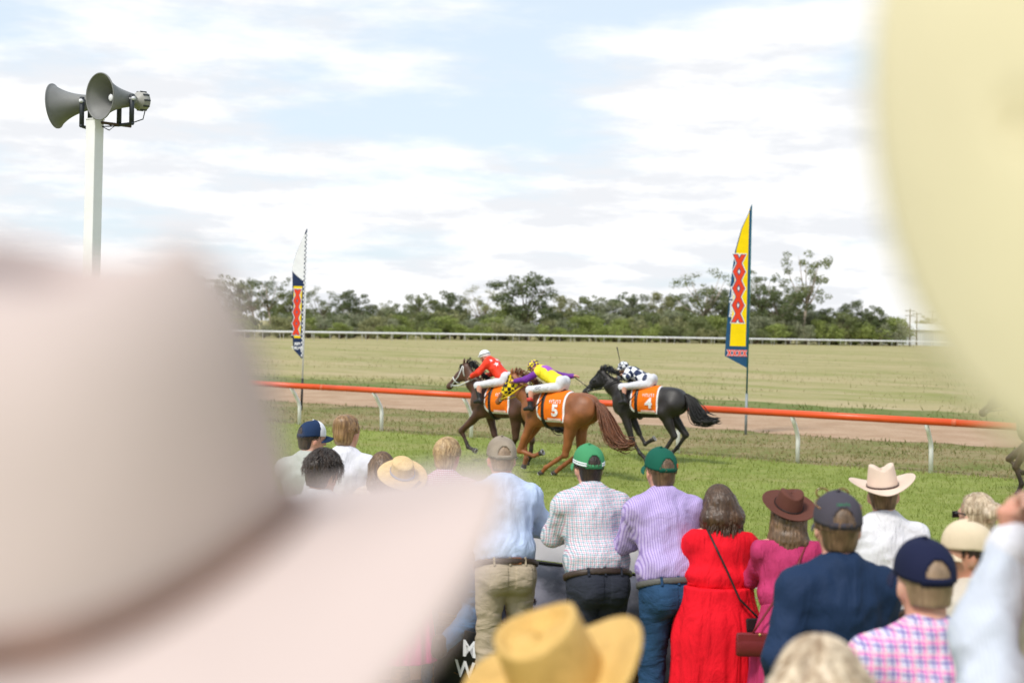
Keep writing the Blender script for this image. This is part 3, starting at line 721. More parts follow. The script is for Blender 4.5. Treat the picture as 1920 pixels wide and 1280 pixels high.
BUSH = [bush(51, 5.0, 5.4, 26, 120, 0.15), bush(53, 4.2, 6.0, 28, 120, 0.15), bush(57, 6.5, 5.0, 30, 120, 0.15), bush(59, 3.2, 4.2, 20, 130, 0.13)]
for t, c in list(GUM.values()) + BUSH: t.materials.append(m_bark2); c.materials.append(LM[0])
def plant(kind, px, top, Y, lm, label, cat, group=None, name='gum_tree', bark=None, wide=1.0, base=None):
    t, c = (GUM[kind] if isinstance(kind, str) else BUSH[kind])
    g0 = P(px, 632, Y); zt = P(px, top, Y).z; H0 = max(v.co.z for v in c.vertices) if kind not in HT else HT[kind]; HT[kind] = H0
    e = empty(name, (g0.x, Y, 0), rnd.uniform(0, 6.28)); s = zt / H0; e.scale = (s * wide, s * wide, s)
    tag(e, label, cat, group)
    for nm, me, mt in (('trunk', t, bark or m_bark2), ('crown', c, LM[lm])):
        o = bpy.data.objects.new(nm, me); link(o, e); o.material_slots[0].link = 'OBJECT'; o.material_slots[0].material = mt
    return e
HT = {}
special = [
 ('round', 985, 508, 262, 1, 'large dark spreading gum tree standing above the tree line', m_bark2, 1.25),
 ('sparse', 902, 534, 268, 3, 'pale thin-leaved gum tree with whitish limbs beside the large dark gum', m_bark, 1.15),
 ('sparse', 1318, 500, 285, 0, 'open gum tree with pale forked limbs near the yellow banner', m_bark, 1.25),
 ('tall', 1508, 468, 292, 0, 'tallest gum tree with a bare pale trunk and airy crown', m_bark, 1.0),
 ('tall', 505, 515, 236, 1, 'tall dark gum tree behind the narrow banner', m_bark, 1.15),
 ('dense', 1640, 570, 300, 1, 'dark rounded tree at the end of the tree line by the shed', m_bark2, 0.9),
 ('wide', 1742, 590, 360, 3, 'low flat crowned tree beside the pale shed', m_bark2, 1.1)]
for k, px, top, Y, lm, lab, bk, wd in special: plant(k, px, top, Y, lm, lab, 'tree', None, 'gum_tree', bk, wd)
LMN = ['mid green', 'dark green', 'bright green', 'olive green', 'grey green']
def where(px): return next(t for x, t in ((460, 'behind the pink felt hat'), (640, 'behind the narrow banner'), (880, 'between the narrow banner and the large dark gum'), (1080, 'around the large dark gum'), (1290, 'between the large dark gum and the yellow banner'), (1440, 'behind the yellow banner'), (1580, 'around the tallest gum'), (9999, 'towards the pale shed')) if px < x)
LABT = {'round': 'round crowned gum tree', 'tall': 'upright high crowned gum tree', 'sparse': 'thin crowned gum tree', 'dense': 'dense bushy gum tree', 'wide': 'broad low gum tree'}
for i, (k, px, top, lm) in enumerate([('dense', 330, 520, 0), ('tall', 400, 512, 0), ('round', 440, 520, 1), ('tall', 474, 522, 0), ('round', 545, 540, 0), ('sparse', 605, 536, 0), ('dense', 655, 541, 1), ('wide', 700, 566, 4), ('wide', 740, 562, 4), ('round', 790, 548, 0),
        ('dense', 842, 543, 1), ('wide', 935, 562, 2), ('dense', 1050, 549, 3), ('round', 1112, 552, 0), ('wide', 1145, 556, 4), ('round', 1178, 546, 1), ('dense', 1235, 545, 3), ('dense', 1275, 548, 0), ('round', 1345, 540, 1), ('tall', 1425, 505, 0), ('dense', 1390, 540, 1),
        ('round', 1460, 530, 1), ('dense', 1480, 548, 0), ('dense', 1545, 575, 0), ('dense', 1600, 560, 1), ('wide', 1570, 578, 0), ('round', 260, 530, 1), ('dense', 180, 540, 0), ('round', 90, 530, 0), ('round', 1850, 585, 0), ('dense', 1930, 580, 1)]):
    plant(k, px, top, 250 + 0.045 * max(0, px - 500) + rnd.uniform(-6, 14), lm, LMN[lm] + ' ' + LABT[k] + ' ' + where(px), 'tree', 'gum trees along the far rail', 'gum_tree', m_bark if i % 3 == 0 else None, rnd.uniform(1.0, 1.3))
LB = ['rounded shrub', 'low spreading shrub', 'tall leafy shrub', 'small shrub']; RW = ['back row', 'middle row', 'front row']
for row, (n, lo, hi, dY, kinds) in enumerate(((34, 578, 592, 16, (0, 1, 2)), (36, 588, 604, 9, (0, 1, 2)), (40, 602, 617, 5, (0, 1, 3)))):
    for i in range(n):
        px = 380 + (1690 - 380) * (i + rnd.uniform(0.1, 0.9)) / n; top = rnd.uniform(lo, hi); k = rnd.choice(kinds)
        if px > 1560: top = max(top, 592)
        Yr = float(np.interp(px, [150, 490, 860, 1340, 1690], [175, 194, 222, 250, 280])) + 14 + dY * 1.2
        lm = rnd.choice((0, 2, 2, 3, 4) if row else (0, 1, 3, 4))
        plant(k, px, top, Yr, lm, LMN[lm] + ' ' + RW[row] + ' ' + LB[k] + ' ' + where(px), 'shrub', 'shrubs along the far rail', 'shrub', None, rnd.uniform(0.95, 1.5))
# scrub that reads as one mass behind the single trees
g = np.random.default_rng(77); C = []; Rr = []
for i in range(420):
    px = g.uniform(-150, 1660); Y = 270 + g.uniform(0, 25) + 0.04 * max(0, px - 500); z = g.uniform(0.5, 5.2); q = P(px, 630, Y); C.append(np.array([q.x, Y, z])); Rr.append(g.uniform(1.0, 1.9))
V, F = leaves(C, Rr, 42, 0.30, g); o = ob('scrub', mesh_np('scrub', V, F, False), LM[1]); tag(o, 'far dark scrub filling the gaps under the gum trees', 'scrub', None, 'stuff')
# ================================================================== people
def rx(a): return np.array(Matrix.Rotation(a, 3, 'X'))
def rz(a): return np.array(Matrix.Rotation(a, 3, 'Z'))
def ry(a): return np.array(Matrix.Rotation(a, 3, 'Y'))
def skin_mat(name, c):
    if name in MATS: return MATS[name]
    n = NB(name, 0.55, 0.35); o = n.obj(); f = n.noise(o, 14, 4)
    n.col(n.mix(n.rng(f, 0.35, 0.7), c, (c[0] * 1.02, c[1] * 0.82, c[2] * 0.78))); n.b.inputs['Subsurface Weight'].default_value = 0.08
    n.b.inputs['Subsurface Radius'].default_value = (0.02, 0.008, 0.005); n.normal(n.bump(n.noise(o, 120, 2), 0.1, 0.002)); MATS[name] = n.m; return n.m
SK = skin_mat('skin_fair', (0.60, 0.34, 0.25)); SK2 = skin_mat('skin_tan', (0.50, 0.27, 0.18))
def hair_mat(name, a, b, rough=0.42, k=1.0):
    if name in MATS: return MATS[name]
    n = NB(name, rough, 0.5); o = n.obj()
    f = n.noise(n.mapv(o, (70 * k, 70 * k, 6 * k)), 1.0, 5, 0.6, 0.4); f2 = n.noise(n.mapv(o, (22 * k, 22 * k, 3 * k)), 1.0, 4, 0.6, 0.6)
    c = n.mix(n.rng(f, 0.35, 0.68), a, b); c = n.mix(n.rng(f2, 0.4, 0.75, 0, 0.7), c, tuple(q * 0.45 for q in a)); n.col(c)
    n.normal(n.bump(f, 0.7, 0.006)); MATS[name] = n.m; return n.m
HM = {'brown': hair_mat('hair_brown', (0.055, 0.030, 0.018), (0.12, 0.065, 0.035)), 'dark': hair_mat('hair_dark', (0.022, 0.014, 0.010), (0.06, 0.035, 0.022)),
      'sandy': hair_mat('hair_sandy', (0.20, 0.105, 0.045), (0.42, 0.25, 0.11)), 'blond': hair_mat('hair_blond', (0.36, 0.22, 0.10), (0.60, 0.42, 0.22)),
      'ash': hair_mat('hair_ash', (0.34, 0.24, 0.15), (0.70, 0.56, 0.40)), 'ash_wide': hair_mat('hair_ash_wide', (0.30, 0.20, 0.115), (0.80, 0.66, 0.48), 0.42, 0.5), 'mid': hair_mat('hair_mid', (0.10, 0.058, 0.030), (0.22, 0.13, 0.07)), 'fair_short': hair_mat('hair_fair_short', (0.27, 0.175, 0.105), (0.38, 0.26, 0.16))}
m_eye = plain('eye', (0.03, 0.02, 0.015), 0.15, 0.6, 0.0)
SKULL_C = np.array([0, -0.012, 0.03]); SKULL_R = np.array([0.078, 0.099, 0.098])
class Fig:
    """joint positions (figure frame: x right, y forwards, z up) and the frames of torso and head"""
    pass
def stand(lean=0.0, side=0.0, head=(0, 0, 0), arms=('down', 'down'), fem=False, legs=None, stout=1.0, twist=0.0):
    f = Fig(); f.hip = np.array([0, 0, 0.95]); f.Mt = rz(twist) @ rx(-lean) @ ry(side); f.fem = fem; f.b = stout
    T = lambda p: f.hip + f.Mt @ (np.array(p, float) - np.array([0, 0, 0.95])); f.T = T
    f.neck = T((0, -0.012, 1.485)); f.Mh = rz(head[0]) @ rx(-head[1]) @ ry(head[2]); f.headc = T((0, 0.0, 1.545)) + f.Mh @ np.array([0, 0.02, 0.085])
    sw = 0.150 if fem else 0.172
    A = {'down': ((0.245, -0.03, 1.17), (0.26, 0.06, 0.90)), 'rail': ((0.195, 0.25, 1.19), (0.07, 0.45, 1.15)), 'hip': ((0.37, -0.12, 1.15), (0.235, 0.06, 0.95)), 'front': ((0.26, 0.04, 1.16), (0.09, 0.27, 1.13))}
    f.arms = []
    for sg, a in zip((-1, 1), arms):
        e, h = A[a] if isinstance(a, str) else a
        mir = np.array([sg, 1, 1]) if isinstance(a, str) else np.array([1, 1, 1])
        f.arms.append([T((sg * sw, -0.012, 1.405)), np.array(e) * mir, np.array(h) * mir])
    f.legs = []
    for i, sg in enumerate((-1, 1)):
        k, an = ((0.10, 0.03, 0.50), (0.115, -0.02, 0.085)) if legs is None or legs[i] is None else legs[i]
        mir = np.array([sg, 1, 1]) if (legs is None or legs[i] is None) else 1
        f.legs.append([np.array([sg * 0.09, 0, 0.90]), np.array(k) * mir, np.array(an) * mir])
    f.toe = np.array([0, 0.155, -0.045]); return f
def torso_prims(s, f, inf, low=0.90, shoulders=True):
    b = f.b; T = f.T; M = f.Mt; w = 0.9 if f.fem else 1.0
    s.ell(T((0, 0, 0.95)), np.array([0.165 * b, 0.112 * b, 0.12]) + inf, 0.08, M)
    s.ell(T((0, 0.0, 1.10)), np.array([0.150 * w * b, 0.105 * b, 0.13]) + inf, 0.08, M)
    s.ell(T((0, -0.005, 1.29)), np.array([0.172 * w * b ** 0.6, 0.115 * b ** 0.6, 0.17]) + inf, 0.08, M)
    if shoulders: s.cone(f.arms[0][0], f.arms[1][0], 0.056 + inf, 0.056 + inf, 0.07); [s.cone(T((sg * 0.03, -0.022, 1.485)), T((sg * 0.15, -0.02, 1.405)), 0.046 + inf * 0.7, 0.05 + inf, 0.05) for sg in (-1, 1)]; s.cone(T((0, -0.02, 1.36)), T((0, -0.012, 1.46)), 0.10 + inf, 0.066 + inf, 0.06)
    if f.fem: [s.ell(T((sg * 0.075, 0.095, 1.27)), np.array([0.07, 0.06, 0.065]) + inf, 0.05, M) for sg in (-1, 1)]
def arm_prims(s, f, i, inf, upto=2.0, k=0.05, r=(0.048, 0.040, 0.028)):
    a, e, h = f.arms[i]; q = 0.84 if f.fem else 1.0; r = [x * q for x in r]
    t = min(1.0, upto); s.cone(a, a + (e - a) * t, r[0] + inf, r[0] + (r[1] - r[0]) * t + inf, k)
    if upto > 1: t = upto - 1; s.cone(e, e + (h - e) * t, r[1] + inf, r[1] + (r[2] - r[1]) * t + inf, k * 0.8)
def leg_prims(s, f, i, inf, upto=2.0, k=0.05):
    a, e, h = f.legs[i]; b = f.b ** 0.7; r = (0.088 * b, 0.060 * b, 0.042)
    s.cone(a, e, r[0] + inf, r[1] + inf, k); t = upto - 1
    s.cone(e, e + (h - e) * t, r[1] + inf * 1.1, r[1] + (r[2] - r[1]) * t + inf * 1.3, k)
    c = e + (h - e) * 0.3 - np.array([0, 0.02, 0])
    s.ell(c, np.array([0.05, 0.055, 0.11]) + inf, 0.05)
def hand_prims(s, f, i, curl=0.6, fist=False):
    a, e, h = f.arms[i]; d = (h - e) / np.linalg.norm(h - e); sg = (-1, 1)[i]
    up = np.array([0, 0, 1.0]) if abs(d[2]) < 0.8 else np.array([0, 1.0, 0]); n = up - d * (up @ d); n /= np.linalg.norm(n); sd = np.cross(d, n)
    q = 0.88 if f.fem else 1.0; pc = h + d * 0.045 * q
    s.cone(h, h + d * 0.03, 0.027 * q, 0.03 * q, 0.03, (n, 0.7)); s.cone(pc - sd * 0.016, pc + sd * 0.016 + d * 0.02, 0.033 * q, 0.031 * q, 0.02, (n, 0.55))
    for j, (o, l) in enumerate(((-0.031, 0.068), (-0.0105, 0.078), (0.0105, 0.072), (0.031, 0.056))):
        o *= sg; b0 = pc + sd * o * q + d * 0.035 * q; c1 = (1.25 if fist else 0.35 * curl); c2 = (2.6 if fist else 1.0 * curl)
        m = b0 + (d * math.cos(c1) - n * math.sin(c1)) * l * 0.5 * q; t = m + (d * math.cos(c2) - n * math.sin(c2)) * l * 0.5 * q
        s.chain([b0, m, t], [0.0098 * q, 0.0092 * q, 0.0078 * q], 0.008)
    b0 = h + d * 0.02 - sd * 0.026 * sg * q; m = b0 + (d * 0.6 - sd * sg * 0.55 - n * 0.35) * 0.042 * q; t = m + (d * (0.2 if fist else 0.85) - n * 0.5 + sd * sg * (0.8 if fist else 0.1)) * 0.034 * q
    s.chain([b0, m, t], [0.014 * q, 0.0115 * q, 0.0092 * q], 0.012)
def head_prims(s, f):
    H = lambda p: f.headc + f.Mh @ np.array(p, float); M = f.Mh; q = 0.95 if f.fem else 1.0
    s.ell(H(SKULL_C), SKULL_R * q, 0.02, M); s.ell(H((0, 0.045, -0.005)), np.array([0.058, 0.048, 0.07]) * q, 0.03, M)
    s.cone(H((0, 0.02, -0.04)), H((0, 0.062, -0.092)), 0.058 * q, 0.030 * q, 0.03)
    s.cone(H((0, 0.094, 0.012)), H((0, 0.112, -0.026)), 0.009, 0.0135, 0.014); s.ell(H((0, 0.086, -0.057)), (0.024, 0.012, 0.010), 0.012, M)
    s.ell(H((0, 0.083, 0.03)), (0.052, 0.014, 0.012), 0.02, M)
    for sg in (-1, 1): s.ell(H((sg * 0.080 * q, -0.008, -0.008)), (0.011, 0.021, 0.033), 0.008, M @ rz(sg * 0.35))
    s.cone(f.neck - f.Mt @ np.array([0, 0, 0.03]), H((0, -0.022, -0.05)), 0.060 if not f.fem else 0.050, 0.054 if not f.fem else 0.046, 0.04)
def body_mesh(f, res, hands=True, curl=0.6, fist=(False, False)):
    s = Sdf(); torso_prims(s, f, 0.0)
    for i in (0, 1):
        arm_prims(s, f, i, 0.0); leg_prims(s, f, i, -0.004); a = f.legs[i][2]; s.cone(a, a + f.toe, 0.036, 0.028, 0.03)
        if hands: hand_prims(s, f, i, curl, fist[i])
    head_prims(s, f); return s.mesh('body', res)
def tz(f):
    """height along the torso axis, as a function of grid coordinates"""
    u = f.Mt[:, 2]; h = f.hip
    return lambda X, Y, Z: (X - h[0]) * u[0] + (Y - h[1]) * u[1] + (Z - h[2]) * u[2] + 0.95
def collar(s, f, r=0.074, z=1.487, th=0.014):
    pts = [f.T((r * math.sin(a), -0.014 + r * 0.95 * math.cos(a) * -1, z + 0.012 * math.cos(a))) for a in np.linspace(0, 2 * math.pi, 15)]
    s.chain(pts, [th] * 15, 0.008)
def shirt_mesh(f, res, sleeve=2.0, hem=1.003, inf=0.014, fold=0.006, seed=1, blouse=0.018, coll=True, flare=0.0, cuff=False):
    s = Sdf(); torso_prims(s, f, inf)
    if blouse: s.ell(f.T((0, -0.005, hem + 0.075)), np.array([0.160 * f.b, 0.118 * f.b, 0.07]) + blouse, 0.05, f.Mt)
    if flare: s.cone(f.T((0, -0.01, 1.05)), f.T((0, -0.015, hem)), 0.13 * f.b, 0.155 * f.b + flare, 0.06, (f.Mt[:, 1], 0.72))
    for i in (0, 1):
        sl = sleeve[i] if isinstance(sleeve, (tuple, list)) else sleeve
        if sl > 0: arm_prims(s, f, i, inf + 0.003, sl, 0.045)
        if cuff and sl > 1: a, e, h = f.arms[i]; c = e + (h - e) * (sl - 1); s.cone(c - (h - e) * 0.1, c, 0.05, 0.047, 0.02)
    if coll: collar(s, f)
    z = tz(f); w1 = wob(seed, 9, (0.07, 0.22), (1.0, 1.0, 0.55)); w2 = wob(seed + 9, 7, (0.035, 0.08), (0.8, 0.8, 1.0))
    s.mod(lambda X, Y, Z, F: F + 3.0 * fold * (np.abs(w1(X, Y, Z)) - 0.45) + 0.7 * fold * w2(X, Y, Z))
    s.mod(lambda X, Y, Z, F: np.maximum(F, hem - z(X, Y, Z)))
    if not coll: s.mod(lambda X, Y, Z, F: np.maximum(F, z(X, Y, Z) - 1.475))
    return s
def trouser_sdf(f, inf=0.012, fold=0.004, seed=1, top=1.015, upto=1.96, wide=0.0):
    s = Sdf(); M = f.Mt
    s.ell(f.T((0, 0, 0.97)), np.array([0.168 * f.b, 0.115 * f.b, 0.11]) + inf, 0.07, M)
    for i, sg in enumerate((-1, 1)): s.ell(f.T((sg * 0.074, -0.055, 0.895)), np.array([0.088, 0.083, 0.10]) * f.b ** 0.5 + inf * 0.5, 0.06, M); leg_prims(s, f, i, inf + wide, upto, 0.035)
    z = tz(f); w1 = wob(seed, 8, (0.06, 0.16), (0.6, 0.6, 1.2)); w2 = wob(seed + 5, 8, (0.03, 0.07), (0.5, 0.5, 1.3))
    s.mod(lambda X, Y, Z, F: F + (2.6 * fold * np.abs(w1(X, Y, Z)) + fold * 1.6 * w2(X, Y, Z)) * np.clip((0.95 - Z) * 4, 0.15, 1.2)); s.mod(lambda X, Y, Z, F: np.maximum(F, z(X, Y, Z) - top)); return s
def belt_sdf(f, inf=0.012, top=1.015, proud=0.011, h=0.018):
    s = Sdf(); s.ell(f.T((0, 0, 0.97)), np.array([0.168 * f.b, 0.115 * f.b, 0.11]) + inf + proud, 0.07, f.Mt); s.ell(f.T((0, -0.01, 1.0)), np.array([0.165 * f.b, 0.112 * f.b, 0.09]) + inf + proud, 0.05, f.Mt)
    z = tz(f); s.mod(lambda X, Y, Z, F: np.maximum(F, np.abs(z(X, Y, Z) - (top - 0.030)) - h)); return s
def boxmask(c, half, M=None):
    c = np.array(c, float); h = np.array(half, float)
    def m(X, Y, Z):
        x, y, z = X - c[0], Y - c[1], Z - c[2]
        if M is not None: x, y, z = (M[0, i] * x + M[1, i] * y + M[2, i] * z for i in range(3))
        return np.maximum(np.maximum(np.abs(x) - h[0], np.abs(y) - h[1]), np.abs(z) - h[2])
    return m
# ---- hair, in the head frame (child object carries the head's turn)
def hair_obj(p, f, style, mat, seed=1, length=0.25, strands=160, hatrot=None, flare=1.0):
    g = np.random.default_rng(seed); s = Sdf(); q = 0.95 if f.fem else 1.0
    thick = {'short': 0.010, 'crop': 0.004, 'messy': 0.018, 'long': 0.014, 'bun': 0.010, 'slick': 0.013, 'under_cap': 0.006}[style]
    s.ell(SKULL_C + np.array([0, -0.006, 0.004]), SKULL_R * q + thick, 0.02)
    s.ell((0, -0.055, -0.045), (0.060 * q + thick * 0.5, 0.045, 0.055), 0.03)            # nape
    if style == 'messy':
        for k in range(26):
            d = g.normal(size=3); d[2] = abs(d[2]) + 0.1; d[1] -= 0.3; d /= np.linalg.norm(d); s.ell(SKULL_C + d * SKULL_R * 1.06, (0.022, 0.022, 0.02), 0.018)
    if style == 'long':
        for k in range(9):
            a = -math.pi / 2 + (k - 4) * 0.36; b0 = np.array([0.068 * math.cos(a), 0.084 * math.sin(a), 0.025]); L = length * g.uniform(0.88, 1.08)
            fl = np.array([flare, 1, 1]); m = b0 * 1.12 * fl + np.array([g.normal(0, 0.012), -0.012, -L * 0.5]); e = b0 * 1.05 * fl + np.array([g.normal(0, 0.02), -0.012, -L]); s.chain([b0, m, e], [0.034, 0.038, 0.018], 0.05)
    if style == 'bun':
        s.ell((0.015, -0.118, 0.045), (0.048, 0.042, 0.045), 0.02)
        s.ell((-0.02, -0.112, 0.02), (0.035, 0.03, 0.03), 0.02)
    if style == 'slick':
        s.ell((0, -0.075, 0.085), (0.066, 0.06, 0.055), 0.03); s.ell((0, -0.098, -0.01), (0.045, 0.03, 0.045), 0.03)
    w = wob(seed + 3, 10, (0.012, 0.035), (1.6, 1.0, 0.35)); amp = {'messy': 0.010, 'long': 0.012, 'crop': 0.0012, 'under_cap': 0.003}.get(style, 0.0035)
    s.mod(lambda X, Y, Z, F: F + amp * w(X, Y, Z))
    back = 0.055 if style != 'crop' else 0.05
    # open the face: keep hair above the forehead, behind the ears and at the back
    s.mod(lambda X, Y, Z, F: np.maximum(F, np.minimum((Y - 0.012) * 1.0, (0.075 - Z) * 0.8 + (Y - 0.03) * 0.35)))
    if style in ('short', 'crop', 'slick', 'under_cap', 'messy'):
        lowz = -0.075 if style != 'crop' else -0.055
        s.mod(lambda X, Y, Z, F: np.maximum(F, lowz - Z)); s.mod(lambda X, Y, Z, F: np.maximum(F, np.minimum(np.minimum(Y + 0.035, 0.012 - Z), 1.0)))
    if hatrot is not None:
        cn = math.cos(hatrot); sn = math.sin(hatrot); s.mod(lambda X, Y, Z, F: np.maximum(F, (Y + 0.008) * -sn + (Z - 0.055) * cn + 0.012))
    o = ob('hair', s.mesh('hair', 0.0075, 1), mat, p); o.matrix_local = Matrix.Translation(f.headc) @ Matrix(f.Mh.tolist()).to_4x4()
    if strands:
        b = MB()
        for k in range(strands):
            a = g.uniform(0, 6.28); ph0 = abs(g.normal(0.25, 0.25)) if style != 'bun' else g.uniform(0.2, 1.2)
            ph1 = {'short': 1.7, 'crop': 1.5, 'messy': 1.6, 'long': 1.75, 'bun': 1.6, 'slick': 1.7, 'under_cap': 1.8}[style]
            if style == 'messy': ph1 = g.uniform(1.1, 2.1)
            if style in ('slick', 'bun'): a = -math.pi / 2 + g.normal(0, 0.8)
            if math.sin(a) > 0.25 and style != 'messy': ph1 = 0.9
            pts = []
            for i in range(6):
                ph = ph0 + (ph1 - ph0) * i / 5; aa = a + 0.25 * math.sin(ph * 2 + k); d = np.array([math.sin(ph) * math.cos(aa), math.sin(ph) * math.sin(aa), math.cos(ph)])
                off = thick + 0.003 + (g.uniform(0, 0.014) if style == 'messy' else g.uniform(0, 0.004)) + (0.012 * (i == 5) * (style == 'messy'))
                pts.append(SKULL_C + d * (SKULL_R * q + off))
            if style == 'long' and math.sin(a) < 0.2:
                e = pts[-1]; L = length * g.uniform(0.6, 1.08)
                for i in range(1, 6): pts.append(e + np.array([e[0] * (0.12 + (flare - 1) * min(1, i / 2)) * min(1.0, i / 3) + 0.012 * math.sin(i * 1.3 + k), -0.006 * i + 0.012 * math.cos(i * 1.1 + k), -L * i / 5]))
            r = 0.0042 if style != 'long' else 0.0055
            if hatrot is not None: pts = [q_ for q_ in pts if -(q_[1] + 0.008) * sn + (q_[2] - 0.055) * cn < -0.014]
            if len(pts) < 3: continue
            b.tube([tuple(x) for x in pts], [r] * (len(pts) - 1) + [r * 0.3], 4, False, 0.5)
        b.build('strands', mat, o)
    return o
def put_head(o, f, off=(0, 0, 0), rot=(0, 0, 0)):
    M = Matrix(f.Mh.tolist()).to_4x4()
    o.matrix_local = Matrix.Translation(f.headc) @ M @ Matrix.Translation(off) @ Matrix.Rotation(rot[2], 4, 'Z') @ Matrix.Rotation(rot[0], 4, 'X') @ Matrix.Rotation(rot[1], 4, 'Y')
    return o
def cap(p, f, mats, opening=True, rot=(0.0, 0, 0), bill=True, trucker=False, front=None):
    """baseball cap: panelled crown, bill, arched gap with strap at the back"""
    A, B, C = 0.090, 0.110, 0.108; n, m = 96, 26; V = []; F = []
    for i in range(m + 1):
        ph = (math.pi / 2) * i / m
        for j in range(n):
            a = 2 * math.pi * j / n; sr_ = math.sin(ph) ** 0.86; seam = 1 - 0.012 * (abs(math.sin(3 * a)) < 0.12)
            x = A * sr_ * math.cos(a) * seam; y = B * sr_ * math.sin(a) * seam; z = C * math.cos(ph) ** 0.8 if ph < math.pi / 2 - 1e-6 else 0.0
            z += 0.010 * max(0, math.sin(a)) * (1 - i / m)
            V.append((x, y, z - 0.018 * (i / m) * max(0, -math.sin(a))))
    for i in range(m):
        for j in range(n):
            a = 2 * math.pi * (j + 0.5) / n; da = math.atan2(math.sin(a + math.pi / 2), math.cos(a + math.pi / 2)); zc = i / m
            if opening and (da / 0.50) ** 2 + ((1.0 - zc) / 0.42) ** 2 < 1 and zc < 0.92: continue
            F.append((i * n + j, (i + 1) * n + j, (i + 1) * n + (j + 1) % n, i * n + (j + 1) % n))
    b = MB(); b.add(V, F, True); me = b.mesh('cap'); o = ob('cap', me, mats[0], p); sm = o.modifiers.new('s', 'SOLIDIFY'); sm.thickness = 0.004; sm.offset = 1
    if front is not None:
        me.materials.append(front)
        for q in me.polygons:
            if q.center.y > 0.030: q.material_index = 1
    put_head(o, f, (0, -0.010, 0.038), rot)
    b = MB(); b.tube([(0, 0, C + 0.008), (0, 0, C + 0.015)], [0.008, 0.005], 8); b.build('button', mats[1], o)
    if opening:
        b = MB(); pts = [((A + 0.003) * math.cos(a), (B + 0.003) * math.sin(a), -0.014) for a in np.linspace(-math.pi / 2 - 0.62, -math.pi / 2 + 0.62, 12)]
        V = []
        for x, y, z in pts: V += [(x, y, z - 0.008), (x, y, z + 0.010)]
        b.add(V, [(2 * i, 2 * i + 2, 2 * i + 3, 2 * i + 1) for i in range(11)], True); q = b.build('strap', mats[2], o); s_ = q.modifiers.new('s', 'SOLIDIFY'); s_.thickness = 0.003
        if trucker:
            for dz in (0.004, 0.017):
                for a0, a1 in ((-math.pi / 2 - 1.9, -math.pi / 2 - 0.55), (-math.pi / 2 + 0.55, -math.pi / 2 + 1.9)):
                    V = []
                    for a in np.linspace(a0, a1, 14): V += [((A + 0.0055) * math.cos(a), (B + 0.0055) * math.sin(a), dz - 0.014 * max(0, -math.sin(a)) - 0.002), ((A + 0.005) * math.cos(a), (B + 0.005) * math.sin(a), dz + 0.007 - 0.014 * max(0, -math.sin(a)))]
                    b = MB(); b.add(V, [(2 * i, 2 * i + 2, 2 * i + 3, 2 * i + 1) for i in range(13)], True); q = b.build('band_stripe', m_fw, o); q.modifiers.new('s', 'SOLIDIFY').thickness = 0.002
    if bill:
        V = []; F = []; nn = 17
        for k in range(6):
            t = k / 5
            for j in range(nn):
                a = math.radians(25 + 130 * j / (nn - 1)); L_ = 0.072 * math.sin(math.radians(180 * j / (nn - 1))) ** 0.5; r = t * L_
                x = (A + 0.002) * math.cos(a); y = (B + 0.002) * math.sin(a) + r; V.append((x * (1 + 0.05 * t), y, 0.004 - 0.012 * t - 0.55 * x * x / 0.09))
        F = [(k * nn + j, k * nn + j + 1, (k + 1) * nn + j + 1, (k + 1) * nn + j) for k in range(5) for j in range(nn - 1)]
        b = MB(); b.add(V, F, True); q = b.build('bill', mats[2], o); q.modifiers.new('s', 'SOLIDIFY').thickness = 0.004
    return o
